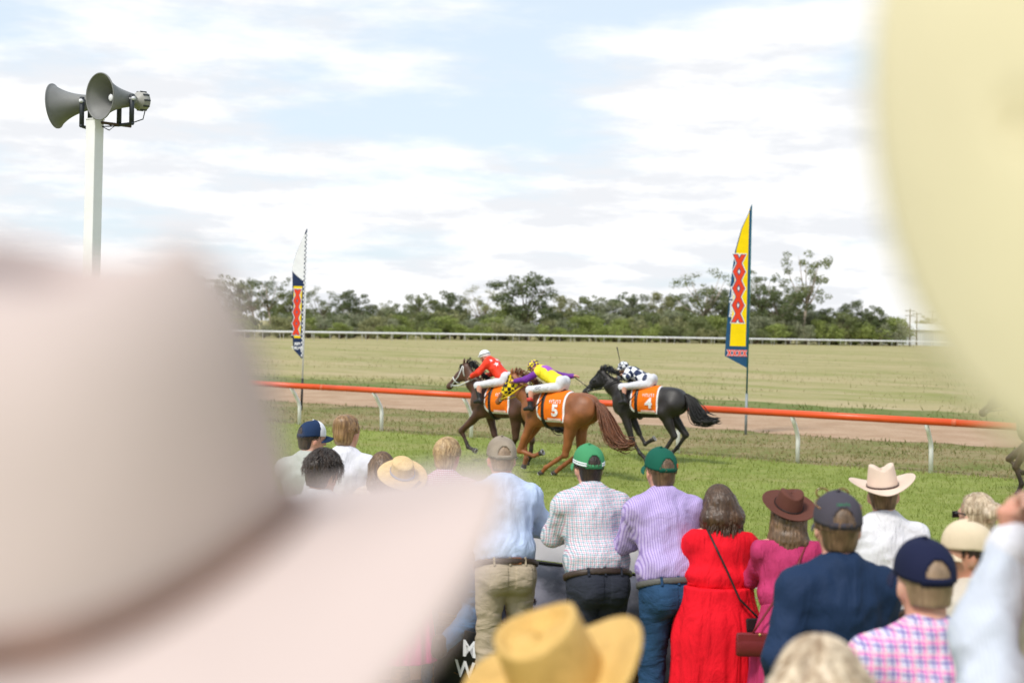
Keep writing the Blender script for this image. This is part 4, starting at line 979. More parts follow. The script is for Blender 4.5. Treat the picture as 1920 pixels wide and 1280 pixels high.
def hat(p, f, mat, bandm, crown_h=0.115, taper=0.12, top='cattleman', dent=0.03, brim=0.09, edge=None, base=(0.086, 0.105), rot=(0, 0, 0), z0=0.055, band_h=0.022, name='hat', th=0.004, pinch=0.12, seg=72, off=(0, 0, 0), saddle=0.0, slope=0.0, rnd_=0.0):
    """crown and brim lofted around an oval; edge(a, t) gives the brim's rise"""
    n = seg; V = []; F = []; rings = []
    def ring(fn):
        rings.append(len(V)); V.extend(fn(2 * math.pi * j / n) for j in range(n))
    def prof(u): return 1 - taper * u ** 1.4 - rnd_ * u ** 7
    def side(a, u, k=1.0):
        c, s_ = math.cos(a), math.sin(a); pn = 1 - pinch * u * u * max(0, s_) ** 2 * (c * c) * 4 if top in ('cattleman', 'fedora') else 1
        r = prof(u) * pn * k; return r * base[0] * c, r * base[1] * s_
    def topz(x, y, a, k):
        s_ = math.sin(a); z = crown_h * (1 + 0.03 * math.cos(2 * a)) + slope * y / base[1] - 0.014 * max(0, s_) ** 2
        if top == 'round': return crown_h + 0.016 * (1 - k * k)
        if top == 'tele':
            w_ = 1 - sstep(0.70, 0.94, np.array(k)); return z - dent * float(w_) + 0.004 * (1 - k)
        bx = base[0] * 0.36; cr = math.exp(-(x / bx) ** 2) * (0.55 + 0.45 * max(-0.3, y / base[1])) if top == 'fedora' else math.exp(-(x / bx) ** 2)
        sd = 0.35 * math.exp(-((abs(x) - base[0] * 0.62) / (bx * 0.8)) ** 2) * max(0, y / base[1]) if top == 'cattleman' else 0
        return z + 0.008 * (1 - k) - dent * (cr + sd) * (1.0 - 0.55 * k ** 6)
    for i in range(13):
        u = i / 12
        def fn(a, u=u):
            x, y = side(a, u); zt = topz(x, y, a, 1.0); sd = -saddle * math.sin(a) ** 2 * (1 - u) ** 1.5; return (x, y, zt * u + sd)
        ring(fn)
    for k in (0.97, 0.90, 0.82, 0.72, 0.6, 0.45, 0.3, 0.15, 0.02):
        def fn(a, k=k):
            x, y = side(a, 1.0, k); e = 0.006 * (1 - min(1, (1 - k) / 0.1)); return (x, y, topz(x, y, a, k) + 0.005 - e)
        ring(fn)
    for r0, r1 in zip(rings[:-1], rings[1:]): F += [(r0 + j, r0 + (j + 1) % n, r1 + (j + 1) % n, r1 + j) for j in range(n)]
    b = MB(); b.add(V, F, True); o = b.build(name, mat, p); o.modifiers.new('s', 'SOLIDIFY').thickness = th
    put_head(o, f, (off[0], -0.008 + off[1], z0 + off[2]), rot)
    edge = edge or (lambda a, t: 0.0); V = []; F = []; m = 12
    for i in range(m + 1):
        t = i / m
        for j in range(n):
            a = 2 * math.pi * j / n; r = 1 + t * brim / 0.095
            x = base[0] * math.cos(a) + t * brim * math.cos(a); y = base[1] * math.sin(a) + t * brim * math.sin(a) * 1.02
            V.append((x, y, 0.002 - saddle * math.sin(a) ** 2 + edge(a, t)))
    F = [(i * n + j, (i + 1) * n + j, (i + 1) * n + (j + 1) % n, i * n + (j + 1) % n) for i in range(m) for j in range(n)]
    b = MB(); b.add(V, [q[::-1] for q in F], True); q = b.build('brim', mat, o); q.modifiers.new('s', 'SOLIDIFY').thickness = th
    if bandm is not None:
        V = []
        for j in range(n):
            a = 2 * math.pi * j / n; x, y = side(a, 0.0); k = 1 + 0.005 / 0.09
            x2, y2 = side(a, band_h / crown_h); sd = -saddle * math.sin(a) ** 2; V += [(x * k, y * k, 0.004 + sd), (x2 * k, y2 * k, 0.004 + band_h + sd * (1 - band_h / crown_h) ** 1.5)]
        b = MB(); b.add(V, [(2 * j, 2 * ((j + 1) % n), 2 * ((j + 1) % n) + 1, 2 * j + 1) for j in range(n)], True); q = b.build('band', bandm, o); q.modifiers.new('s', 'SOLIDIFY').thickness = 0.002
    return o
m_boot = plain('shoe_leather', (0.045, 0.026, 0.016), 0.5); m_belt = plain('belt_leather', (0.045, 0.028, 0.020), 0.45, 0.4)
def shoes(p, f, mat):
    for i in (0, 1):
        a = f.legs[i][2]; s = Sdf(); s.cone(a + np.array([0, -0.02, -0.03]), a + f.toe, 0.05, 0.04, 0.03, ((0, 0, 1), 0.85)); s.cone(a + np.array([0, 0, 0.04]), a, 0.05, 0.05, 0.03); ob('shoe', s.mesh('shoe', 0.014), mat, p)
def eyes(p, f):
    for sg in (-1, 1):
        c = f.headc + f.Mh @ np.array([sg * 0.031, 0.078, 0.012]); b = MB(); b.lathe([(0.0001, -0.010), (0.008, -0.006), (0.0105, 0), (0.008, 0.006), (0.0001, 0.010)], 10, Matrix.Translation(c)); b.build('eye', m_eye, p)
def place(name, label, f, head, Y, yaw, extra=0.0, group=None):
    """Empty at the feet so that the top of the head (or hat) lands where the photo has it"""
    L = f.headc + f.Mh @ np.array([0, -0.01, 0.128 + extra]); tp = P(head[0], head[1], Y); s = 1.0; Rz = rz(R(yaw))
    for _ in range(6):
        q = Rz @ (L * s); x, y = tp.x - q[0], tp.y - q[1]; z = gz(x, y); s = (tp.z - z) / L[2]
    e = empty(name, (x, y, z), R(yaw), s); tag(e, label, 'person', group); return e
def pocket(p, trs, f, c, half, mat, proud=0.004):
    s = Sdf(); s.p = list(trs.p); s.mods = list(trs.mods); bm = boxmask(f.T(c), half, f.Mt); s.mod(lambda X, Y, Z, F: np.maximum(F - proud, bm(X, Y, Z)))
    lo = f.T(c); s2 = s.mesh('pocket', 0.008)
    return ob('pocket', s2, mat, p)
# ---- fabrics
C_blue = cloth('pale_blue_shirt', (0.50, 0.60, 0.82)); C_white = cloth('white_shirt', (0.66, 0.65, 0.70)); C_white2 = cloth('white_linen', (0.66, 0.65, 0.68), fold=0.7)
C_tatt = cloth('tattersall_shirt', (0.74, 0.74, 0.78), (('x', 0.021, 0.26, (0.10, 0.26, 0.33), 0.62), ('z', 0.021, 0.26, (0.10, 0.26, 0.33), 0.62), ('x', 0.021, 0.18, (0.45, 0.06, 0.16), 0.55, 0.0105), ('z', 0.021, 0.18, (0.45, 0.06, 0.16), 0.55, 0.0105)))
C_purp = cloth('striped_purple_shirt', (0.50, 0.40, 0.66), (('x', 0.0125, 0.42, (0.25, 0.17, 0.44), 0.8),))
C_ging = cloth('gingham_shirt', (0.70, 0.66, 0.72), (('x', 0.013, 0.45, (0.36, 0.05, 0.14), 0.62), ('z', 0.013, 0.45, (0.36, 0.05, 0.14), 0.62)))
C_plaid = cloth('pink_plaid_shirt', (0.56, 0.54, 0.66), (('x', 0.040, 0.36, (0.80, 0.16, 0.46), 0.75), ('z', 0.040, 0.36, (0.80, 0.16, 0.46), 0.75), ('x', 0.040, 0.13, (0.13, 0.08, 0.34), 0.85, 0.012), ('z', 0.040, 0.13, (0.13, 0.08, 0.34), 0.85, 0.012), ('x', 0.040, 0.08, (0.78, 0.70, 0.60), 0.8, 0.03), ('z', 0.040, 0.08, (0.78, 0.70, 0.60), 0.8, 0.03)))
C_fine = cloth('fine_striped_shirt', (0.55, 0.58, 0.65), (('x', 0.008, 0.45, (0.47, 0.50, 0.60), 0.6),))
C_sage = cloth('sage_shirt', (0.46, 0.48, 0.44)); C_navy = cloth('navy_blazer', (0.010, 0.026, 0.068), rough=0.75, fold=0.45)
C_red = cloth('red_dress', (0.72, 0.006, 0.018), fold=0.6, fstretch=(1.2, 1.2, 0.3)); C_mag = cloth('magenta_dress', (0.44, 0.035, 0.125), fold=0.7, fstretch=(1.4, 1.4, 0.2))
C_hot = cloth('hot_pink_skirt', (0.80, 0.004, 0.30), fold=0.7, fstretch=(1.4, 1.4, 0.2)); C_cream = cloth('cream_print_top', (0.62, 0.54, 0.46), (('x', 0.05, 0.3, (0.70, 0.66, 0.62), 0.8), ('z', 0.043, 0.35, (0.42, 0.30, 0.24), 0.5)))
C_lace = cloth('pale_lace_top', (0.66, 0.64, 0.62), (('x', 0.031, 0.4, (0.40, 0.34, 0.34), 0.35), ('z', 0.037, 0.4, (0.40, 0.34, 0.34), 0.35)))
C_pstr = cloth('pink_striped_top', (0.80, 0.62, 0.70), (('x', 0.016, 0.45, (0.78, 0.28, 0.46), 0.8),))
T_khaki = cloth('khaki_trousers', (0.40, 0.325, 0.235), fold=0.55, fs=8, fstretch=(0.5, 0.5, 1.2)); T_navy = cloth('charcoal_trousers', (0.026, 0.029, 0.042), fold=0.5, fs=8, fstretch=(0.5, 0.5, 1.2))
T_jean = cloth('dark_jeans', (0.018, 0.052, 0.115), fold=0.5, fs=9, var=0.35, fstretch=(0.5, 0.5, 1.2)); T_jean2 = cloth('mid_jeans', (0.045, 0.135, 0.27), fold=0.5, fs=9, var=0.3, fstretch=(0.5, 0.5, 1.2))
K_taupe = cloth('taupe_cap', (0.30, 0.245, 0.19), fold=0.15, var=0.2); K_green = cloth('green_mesh_cap', (0.06, 0.27, 0.12), fold=0.1, weave=0.4); K_dgreen = cloth('bottle_green_cap', (0.008, 0.095, 0.062), fold=0.15)
K_navy = cloth('navy_cap', (0.010, 0.013, 0.042), fold=0.15); K_grey = cloth('charcoal_cap', (0.062, 0.055, 0.070), fold=0.15); K_cream = cloth('cream_cap', (0.66, 0.54, 0.38), fold=0.12); K_blue = cloth('blue_cap', (0.014, 0.032, 0.085), fold=0.12); K_white = cloth('cap_white', (0.78, 0.78, 0.82), fold=0.1)
F_white = cloth('cream_felt', (0.68, 0.53, 0.43), fold=0.1, weave=0.05); F_brown = cloth('brown_felt', (0.115, 0.042, 0.030), fold=0.1, weave=0.05); F_pink = cloth('pale_pink_felt', (0.53, 0.435, 0.405), fold=0.05, weave=0.05)
def straw_mat(name, a, b, sc_=1.0):
    n = NB(name, 0.6, 0.3); o = n.obj(); X = n.xyz(o); r = n.math('SQRT', n.math('ADD', n.math('MULTIPLY', X[0], X[0]), n.math('MULTIPLY', X[1], X[1])))
    an = n.math('ARCTAN2', X[1], X[0]); wv = n.math('MULTIPLY', n.math('SINE', n.math('MULTIPLY', n.math('ADD', r, X[2]), 900 * sc_)), n.math('SINE', n.math('MULTIPLY', an, 110)))
    c = n.mix(n.rng(wv, -0.6, 0.6), a, b); c = n.mix(n.rng(n.noise(o, 25, 4), 0.4, 0.75, 0, 0.5), c, tuple(q * 0.7 for q in a)); n.col(c); n.normal(n.bump(wv, 0.35, 0.002)); return n.m
F_straw = straw_mat('straw', (0.62, 0.40, 0.17), (0.80, 0.60, 0.32)); F_tan = straw_mat('tan_straw', (0.60, 0.36, 0.095), (0.74, 0.49, 0.17), 0.7); F_yel = cloth('pale_yellow_felt', (0.95, 0.84, 0.57), fold=0.06, weave=0.04)
m_bandb = plain('brown_band', (0.055, 0.024, 0.016), 0.5); m_bandg = plain('grey_blue_ribbon', (0.30, 0.33, 0.46), 0.6); m_bandd = plain('dark_band', (0.018, 0.011, 0.010), 0.5); m_plait = plain('plaited_band', (0.18, 0.095, 0.065), 0.7, 0.3, 0.4, 40)
RES = 0.0125
def man(label, f, head, Y, yaw, shirt, trs, hair, hair_m, sleeve=2.0, seed=1, belt=None, pockets=True, res=RES, skin=SK, extra=0.0, hem=1.003, blouse=0.018, fold=0.006, top_name='shirt', inf=0.014, flare=0.0, fist=(False, False), hres=None, strands=160, cuff=False, coll=True, legs_up=1.96, hair_len=0.25, hatrot=None):
    p = place('person', label, f, head, Y, yaw, extra)
    ob('body', body_mesh(f, hres or res, fist=fist), skin, p)
    ob(top_name, shirt_mesh(f, res, sleeve, hem, inf, fold, seed, blouse, coll, flare, cuff).mesh(top_name, res), shirt, p)
    if trs is not None:
        t = trouser_sdf(f, seed=seed + 2, upto=legs_up); tr = ob('trousers', t.mesh('trousers', res), trs, p)
        if belt is not None:
            bl = ob('belt', belt_sdf(f).mesh('belt', 0.009), belt, p); b = MB()
            for a in (-0.105, -0.012, 0.085): c = f.T((a * f.b, -0.132 * f.b + 0.35 * abs(a) ** 1.6 - 0.008, 0.983)); b = MB(); b.box(c, (0.011, 0.012, 0.05), Matrix(f.Mt.tolist())); b.build('belt_loop', trs, tr)
        if pockets:
            for sg in (-1, 1): pocket(tr, t, f, (sg * 0.077, -0.14, 0.885), (0.058, 0.07, 0.066), trs)
    shoes(p, f, m_boot); eyes(p, f)
    if hair: hair_obj(p, f, hair, HM[hair_m], seed, hair_len, strands, hatrot)
    return p
# 1 navy cap with white front panel
f = stand(0.10, 0, (-0.75, 0.10, 0), ('rail', 'rail')); p = man('man in navy cap with white front panel and pale sage shirt', f, (587, 791), 10.7, -14, C_sage, T_khaki, 'under_cap', 'dark', seed=3, belt=m_belt, extra=0.012); cap(p, f, (K_blue, K_white, K_blue), front=K_white)
# 2 slicked-back hair, white shirt
f = stand(0.08, 0, (-0.35, 0.05, 0), ('front', 'front')); p = man('man with swept back golden brown hair in crisp white shirt', f, (652, 777), 10.5, -8, C_white, T_navy, 'slick', 'sandy', seed=5, belt=m_belt, extra=0.018, strands=260)
# 3 dark messy hair
f = stand(0.06, 0, (-0.5, 0.12, 0.05)); p = man('person with tousled dark brown hair in white top, behind the white shirt', f, (611, 842), 8.3, -5, C_white2, T_navy, 'messy', 'dark', seed=7, belt=None, extra=0.022, strands=300)
# 4 long brown hair woman
f = stand(0.08, 0, (0.1, 0.05, 0), ('front', 'front'), True); p = man('woman with long straight brown hair in cream print top', f, (717, 846), 10.0, 0, C_cream, T_navy, 'long', 'mid', seed=9, extra=0.014, strands=260, hair_len=0.30)
# 5 straw boater with pink skirt
def skirt(p, f, mat, z_top=1.04, z_low=0.30, r0=0.155, r1=0.27, pleats=17, amp=0.014, seed=1, res=0.012, name='skirt'):
    s = Sdf(); b = f.b
    s.cone((0, 0, z_top - 0.02), (0, 0.0, 0.80), r0 * b, (r0 + 0.045) * b, 0.05, ((0, 1, 0), 0.80)); s.cone((0, 0, 0.82), (0, 0, z_low - 0.2), (r0 + 0.045) * b, r1, 0.05, ((0, 1, 0), 0.84))
    for sg in (-1, 1): s.ell((sg * 0.07, -0.07, 0.90), (0.10 * b, 0.085 * b, 0.11), 0.06)
    g = np.random.default_rng(seed); ph = g.uniform(0, 6.28, 4); w_ = wob(seed, 6, (0.1, 0.3), (1, 1, 0.3))
    def md(X, Y, Z, F):
        a = np.arctan2(Y, X); k = np.clip((z_top - Z) / 0.5, 0.1, 1.0)
        return F + k * amp * (np.sin(pleats * a + ph[0] + 2.5 * w_(X, Y, Z)) * 0.6 + np.sin((pleats * 0.53 // 1) * a + ph[1]) * 0.5) + 0.004 * w_(X, Y, Z)
    s.mod(md); s.mod(lambda X, Y, Z, F: np.maximum(np.maximum(F, z_low - Z), Z - z_top)); return ob(name, s.mesh(name, res), mat, p)
f = stand(0.16, 0, (0.15, 0.05, -0.1), ('rail', 'rail'), True); p = man('woman in wide straw boater with grey blue ribbon and bright pink skirt', f, (752, 857), 9.5, 5, C_lace, None, 'long', 'mid', seed=11, extra=0.045, strands=120, hair_len=0.12, hatrot=0.55); skirt(p, f, C_hot, seed=2, r1=0.30)
hat(p, f, F_straw, m_bandg, 0.098, 0.10, 'round', 0, 0.098, lambda a, t: -0.012 * t + 0.008 * t * math.sin(2 * a + 0.5), rot=(0.55, -0.12, 0.3), name='straw_boater', z0=0.05)
# 6 blond man in gingham, one knee up on a bale
f = stand(0.16, 0, (-0.35, 0.05, 0), ('rail', 'rail'), legs=(None, ((0.24, 0.10, 0.56), (0.02, -0.26, 0.40)))); p = man('blond man in maroon gingham shirt and faded blue jeans, one knee bent', f, (840, 820), 9.6, -4, C_ging, T_jean2, 'short', 'blond', seed=13, belt=m_belt, extra=0.01, strands=260)
# 7 pale blue shirt, khaki trousers
f = stand(0.32, 0.02, (-0.10, 0.02, 0), ('rail', ((0.31, 0.20, 1.17), (0.12, 0.42, 1.15))), stout=1.02); p = man('man in faded taupe cap, pale blue shirt and khaki trousers', f, (941, 821), 9.05, 16, C_blue, T_khaki, 'crop', 'fair_short', seed=15, belt=m_belt, sleeve=(1.55, 1.55), extra=0.014, cuff=True, blouse=0.016, strands=0); cap(p, f, (K_taupe, K_taupe, K_taupe))
b = MB(); b.box(f.T((0.03, -0.142, 0.985)), (0.06, 0.012, 0.042), Matrix(f.Mt.tolist())); b.build('belt_patch', plain('tan_leather', (0.24, 0.085, 0.03), 0.45), p, 0.003)
# 8 tattersall shirt
f = stand(0.36, 0.03, (-0.05, -0.02, 0), ('rail', ((0.29, 0.22, 1.17), (0.12, 0.44, 1.15))), stout=1.08); p = man('man in light green mesh cap and finely checked white shirt', f, (1105, 836), 8.75, 20, C_tatt, T_navy, 'under_cap', 'dark', seed=17, belt=m_belt, extra=0.014, blouse=0.024, fold=0.007, hem=1.0); cap(p, f, (K_green, K_green, K_green), trucker=True)
# 9 purple shirt, jeans
f = stand(0.33, 0.0, (0.05, 0.0, 0), ('rail', ((0.29, 0.20, 1.17), (0.12, 0.43, 1.15))), stout=1.06); p = man('man in bottle green cap, striped purple shirt and dark jeans', f, (1240, 842), 8.5, 16, C_purp, T_jean, 'under_cap', 'mid', seed=19, belt=plain('grey_belt', (0.10, 0.095, 0.09), 0.5), extra=0.014, blouse=0.026, fold=0.008, hem=1.0); o = cap(p, f, (K_dgreen, K_dgreen, K_dgreen))
b = MB(); b.box((0.072, -0.074, 0.012), (0.004, 0.016, 0.026), Matrix.Rotation(-0.75, 3, 'Z')); b.build('side_tab', plain('tab_orange', (0.62, 0.13, 0.02)), o)
# 10 red dress
def woman(label, f, head, Y, yaw, mat, hair, hair_m, sleeve, seed, extra=0.015, hair_len=0.25, low=0.12, r1=0.30, waist=1.10, puff=0.0, strands=260, amp=0.012, r0=0.155, dress='dress', hatrot=None, flare=1.0):
    p = place('person', label, f, head, Y, yaw, extra); ob('body', body_mesh(f, RES), SK, p)
    s = shirt_mesh(f, RES, sleeve, waist - 0.03, 0.012, 0.005, seed, 0.016, False)
    if puff:
        for i in (0, 1): a, e, h = f.arms[i]; s.ell(a + (e - a) * 0.35, (0.085, 0.085, 0.10), 0.05)
    d = ob(dress, s.mesh(dress, RES), mat, p); skirt(d, f, mat, waist, low, r0, r1, 19, amp, seed)
    b2 = Sdf(); b2.ell(f.T((0, -0.0, waist)), np.array([0.158 * f.b, 0.118 * f.b, 0.06]) + 0.012, 0.03, f.Mt); z = tz(f); b2.mod(lambda X, Y, Z, F: np.maximum(F, np.abs(z(X, Y, Z) - waist) - 0.016)); ob('waistband', b2.mesh('waistband', 0.010), mat, d)
    shoes(p, f, m_boot); eyes(p, f); hair_obj(p, f, hair, HM[hair_m], seed, hair_len, strands, hatrot, flare); return p
f = stand(0.16, 0.05, (0.1, 0.04, -0.06), ('rail', ((0.33, 0.16, 1.18), (0.16, 0.40, 1.15))), True, stout=1.30); PR = woman('woman in long red dress with wavy shoulder length brown hair', f, (1347, 907), 8.3, 6, C_red, 'long', 'brown', 0.75, 21, hair_len=0.20, flare=1.3, puff=0.01, r0=0.175, r1=0.33, strands=420, waist=1.13); FR = f
# 11 brown fedora, magenta dress
f = stand(0.14, 0.0, (0.05, 0.02, 0.06), ('rail', 'rail'), True, stout=1.08); PM = woman('woman in brown felt fedora and magenta dress', f, (1482, 909), 8.0, 0, C_mag, 'long', 'mid', 1.6, 23, 0.06, 0.38, r1=0.30, strands=200, amp=0.016, hatrot=0.42); FM = f
hat(PM, f, F_brown, m_bandd, 0.105, 0.16, 'fedora', 0.036, 0.083, lambda a, t: 0.004 * t + 0.012 * t * t * math.cos(a) ** 2, rot=(0.42, 0.0, 0.1), name='fedora', band_h=0.012)
# 12 navy blazer
f = stand(0.05, 0, (-0.2, 0.02, 0), (((-0.27, -0.06, 1.16), (-0.20, 0.08, 0.94)), ((0.20, 0.06, 1.16), (0.08, 0.24, 1.05))), stout=1.0); p = man('man in navy blazer and charcoal cap with sunglasses on top', f, (1572, 926), 5.75, 12, C_navy, T_khaki, 'under_cap', 'mid', seed=25, extra=0.014, hem=0.72, inf=0.018, blouse=0, flare=0.0, top_name='blazer', fold=0.007, pockets=False, strands=220); o = cap(p, f, (K_grey, K_grey, K_grey))
strokes(lambda x, z, d: Vector((0.0765 * math.sin(x / 0.082), -0.0945 * math.cos(x / 0.082), z - 4.0 * x * x)), 9, 0.060, 0.010, 0, 0.074, 3).build('embroidery', plain('green_thread', (0.01, 0.32, 0.12)), o)
s = Sdf(); collar(s, f, 0.070, 1.505, 0.012); ob('shirt_collar', s.mesh('shirt_collar', 0.008), cloth('pink_collar', (0.72, 0.36, 0.48)), p)
b = MB(); b.tube([(0.088 * math.cos(a), 0.095 * math.sin(a) - 0.0, 0.075 + 0.012 * math.sin(a)) for a in np.linspace(-0.5, math.pi + 0.5, 16)], 0.0035, 5)
for sg in (-1, 1): b.tube([(sg * 0.04 + 0.024 * math.cos(a), 0.102 + 0.004 * math.sin(a), 0.10 + 0.018 * math.sin(a)) for a in np.linspace(0, 6.28, 13)], 0.004, 5)
put_head(b.build('sunglasses', plain('tortoiseshell', (0.16, 0.07, 0.015), 0.2, 0.6, 0.6, 60), p), f, (0, 0, 0.025), (0.12, 0, 0))
# 13 cream cowboy hat
f = stand(0.14, 0, (-0.15, 0.10, -0.08), ('rail', 'rail'), stout=1.06); p = man('man in cream cowboy hat with brown band and white linen shirt', f, (1652, 863), 7.9, -4, C_white2, T_navy, 'under_cap', 'mid', seed=27, belt=m_belt, extra=0.075, fold=0.008, hatrot=0.20)
COW = lambda a, t: 0.052 * t ** 1.8 * abs(math.cos(a)) ** 1.5 - 0.014 * t * abs(math.sin(a)) ** 3
hat(p, f, F_white, m_bandb, 0.125, 0.20, 'cattleman', 0.034, 0.098, COW, rot=(0.20, -0.04, 0.1), name='cowboy_hat', band_h=0.012)
# 14 blonde updo
f = stand(0.20, 0, (0.35, 0.05, 0), ('rail', ((0.30, 0.16, 1.16), (0.18, 0.42, 1.14))), True); p = man('woman with ash blonde updo in sleeveless pink striped top', f, (1832, 921), 7.3, 8, C_pstr, T_khaki, 'bun', 'ash', seed=29, sleeve=0.0, extra=0.012, coll=False, hem=0.95, pockets=False, strands=320)
b = MB(); b.tube([(0.082, -0.01, 0.02), (0.078, 0.06, 0.025), (0.06, 0.098, 0.02)], 0.004, 5); b.tube([(-0.082, -0.01, 0.02), (-0.078, 0.06, 0.025), (-0.06, 0.098, 0.02)], 0.004, 5)
for sg in (-1, 1): b.box((sg * 0.036, 0.108, 0.012), (0.052, 0.006, 0.036))
put_head(b.build('sunglasses', plain('black_frames', (0.012, 0.012, 0.014), 0.2, 0.6), p), f)
# 15 cream cap, looking left
f = stand(0.06, 0, (1.05, 0.04, 0), ('front', 'front')); p = man('man in cream cap seen in profile, beige top', f, (1815, 980), 5.9, 25, cloth('beige_top', (0.52, 0.46, 0.38)), T_navy, 'under_cap', 'dark', seed=31, extra=0.014, skin=SK2, hres=0.010); cap(p, f, (K_cream, K_cream, K_cream), opening=False)
# 16 pink plaid
f = stand(0.05, 0, (0.10, 0.03, 0), ('down', 'down'), stout=1.12); p = man('man in navy cap and pink and violet plaid shirt', f, (1735, 1015), 4.6, 2, C_plaid, T_navy, 'crop', 'fair_short', seed=33, extra=0.014, hem=0.80, blouse=0, fold=0.006, hres=0.011, strands=0, pockets=False); cap(p, f, (K_navy, K_navy, K_navy))
# 17 raised fist at the frame edge
Y17 = 3.15; f = stand(0.03, 0, (0.2, 0.0, 0), ('down', 'down'), stout=1.05); p = place('person', 'man in finely striped pale shirt holding up one clenched fist', f, (2030, 985), Y17, 5, 0.01)
bpy.context.view_layer.update(); inv = p.matrix_basis.inverted(); f.arms[0][1] = np.array(inv @ P(1842, 1190, Y17 + 0.05)); f.arms[0][2] = np.array(inv @ P(1900, 1020, Y17 + 0.12))
ob('body', body_mesh(f, 0.009, fist=(True, False)), SK, p); ob('shirt', shirt_mesh(f, 0.010, (1.93, 1.93), 0.82, 0.008, 0.007, 35, 0, True, 0.0).mesh('shirt', 0.010), C_fine, p); ob('trousers', trouser_sdf(f, seed=3).mesh('trousers', 0.014), T_navy, p); shoes(p, f, m_boot); eyes(p, f); hair_obj(p, f, 'short', HM['mid'], 35)
s = Sdf(); a, e_, h = f.arms[0]; s.cone(e_ + (h - e_) * 0.93, e_ + (h - e_) * 0.985, 0.052, 0.049, 0.01); ob('cuff', s.mesh('cuff', 0.008), C_white, p)
# 18 blonde head at the bottom edge
f = stand(0.0, 0, (0.1, 0.05, 0), ('down', 'down'), True); p = man('woman with long straight ash blonde hair, standing among the back row', f, (1537, 1190), 2.85, 0, C_white2, T_navy, 'long', 'ash_wide', seed=37, extra=0.014, strands=520, hair_len=0.32, pockets=False)
# 19 tan straw western hat
f = stand(0.0, 0, (-0.15, 0.0, 0), ('down', 'down')); p = man('person in golden tan straw western hat with upturned brim', f, (1046, 1276), 2.45, -5, cloth('pale_pink_top', (0.66, 0.47, 0.47)), T_navy, 'under_cap', 'mid', seed=39, extra=-0.073, pockets=False, hatrot=0.35)
hat(p, f, F_tan, None, 0.115, 0.10, 'tele', 0.026, 0.086, lambda a, t: 0.034 * t ** 1.7 * abs(math.cos(a)) ** 1.4 - 0.016 * t * abs(math.sin(a)) ** 3, rot=(0.33, -0.36, 0.15), name='straw_western_hat', saddle=0.012, base=(0.084, 0.104))
# 20 pale pink felt hat close to the camera
f = stand(0.0, 0, (-0.10, 0.0, 0), ('down', 'down')); p = man('person in pale pink felt western hat with plaited band', f, (150, 1000), 0.60, -4, C_white2, T_navy, 'long', 'ash', seed=41, extra=-0.043, pockets=False, hair_len=0.12, hatrot=0.12)
hat(p, f, F_pink, m_plait, 0.112, 0.30, 'tele', 0.026, 0.090, lambda a, t: 0.020 * t ** 1.6 * abs(math.cos(a)) ** 1.5 - 0.006 * t - 0.055 * t * max(0.0, -math.sin(a)) ** 1.2, saddle=0.026, slope=0.020, z0=0.085, rnd_=0.16, rot=(0.10, -0.02, 0.1), name='felt_western_hat', band_h=0.010, seg=96)
# 21 wide pale yellow saucer hat at the right edge
f = stand(0.0, 0, (0.2, 0.0, 0.0), ('down', 'down'), True); p = man('woman in pale yellow saucer hat worn steeply tilted', f, (2480, 330), 0.60, 0, C_white2, T_navy, 'long', 'mid', seed=43, extra=0.0, pockets=False)
o = hat(p, f, F_yel, None, 0.002, 0.10, 'round', 0, 0.122, lambda a, t: 0.012 * t * t, name='saucer_hat', base=(0.004, 0.004), band_h=0.01, seg=96)
bpy.context.view_layer.update(); nz = -Vector((-math.sin(R(75)), -math.cos(R(75)), -0.16)).normalized()
o.matrix_local = p.matrix_basis.inverted() @ (Matrix.Translation(P(1905, 230, 0.50)) @ nz.to_track_quat('Z', 'Y').to_matrix().to_4x4())
# ================================================================== spectator fence, bales, sign, bags
FTOP = 1.40; s_l = -6.0
sF = lambda px, py, Y: P(px, py, Y).dot(TR)
fe = empty('spectator_fence', fromsv(0, V_FENCE, 0.3)); fe.rotation_euler = (0, 0, math.atan2(TR.y, TR.x)); tag(fe, 'low white board fence with wire mesh that the spectators lean on', 'fence')
m_board = plain('fence_white', (0.66, 0.65, 0.69), 0.5, 0.3, 0.08, 3.0, 0.1, 30); m_wire = plain('galvanised_wire', (0.42, 0.43, 0.43), 0.4, 0.5, metal=0.6)
S0, S1 = -9.0, 9.0; H = FTOP - 0.3
n = 8
for k in range(n):
    xa = S0 + (S1 - S0) * k / n; xb = S0 + (S1 - S0) * (k + 1) / n; c = (xa + xb) / 2; l = xb - xa - 0.008
    b = MB(); b.box((c, 0.0, H - 0.015), (l, 0.17, 0.03)); b.build('cap_board', m_board, fe, 0.004)
    b = MB(); b.box((c, 0.045, H - 0.125), (l, 0.022, 0.185)); b.build('face_board', m_board, fe, 0.003)
    b = MB(); b.box((xa, -0.015, (H - 0.036) / 2), (0.075, 0.075, H - 0.036)); b.build('post', m_board, fe, 0.004)
    b = MB()
    for i in range(int(l / 0.055)): x = xa + 0.05 + i * 0.055; b.tube([(x, 0.03, 0.04), (x, 0.03, H - 0.2)], 0.0022, 4, False)
    for z in (0.05, 0.15, 0.27, 0.40, 0.54, 0.68, 0.82): b.tube([(xa, 0.034, z), (xb, 0.034, z)], 0.0022, 4, False)
    b.build('wire_mesh', m_wire, fe)['kind'] = 'stuff'
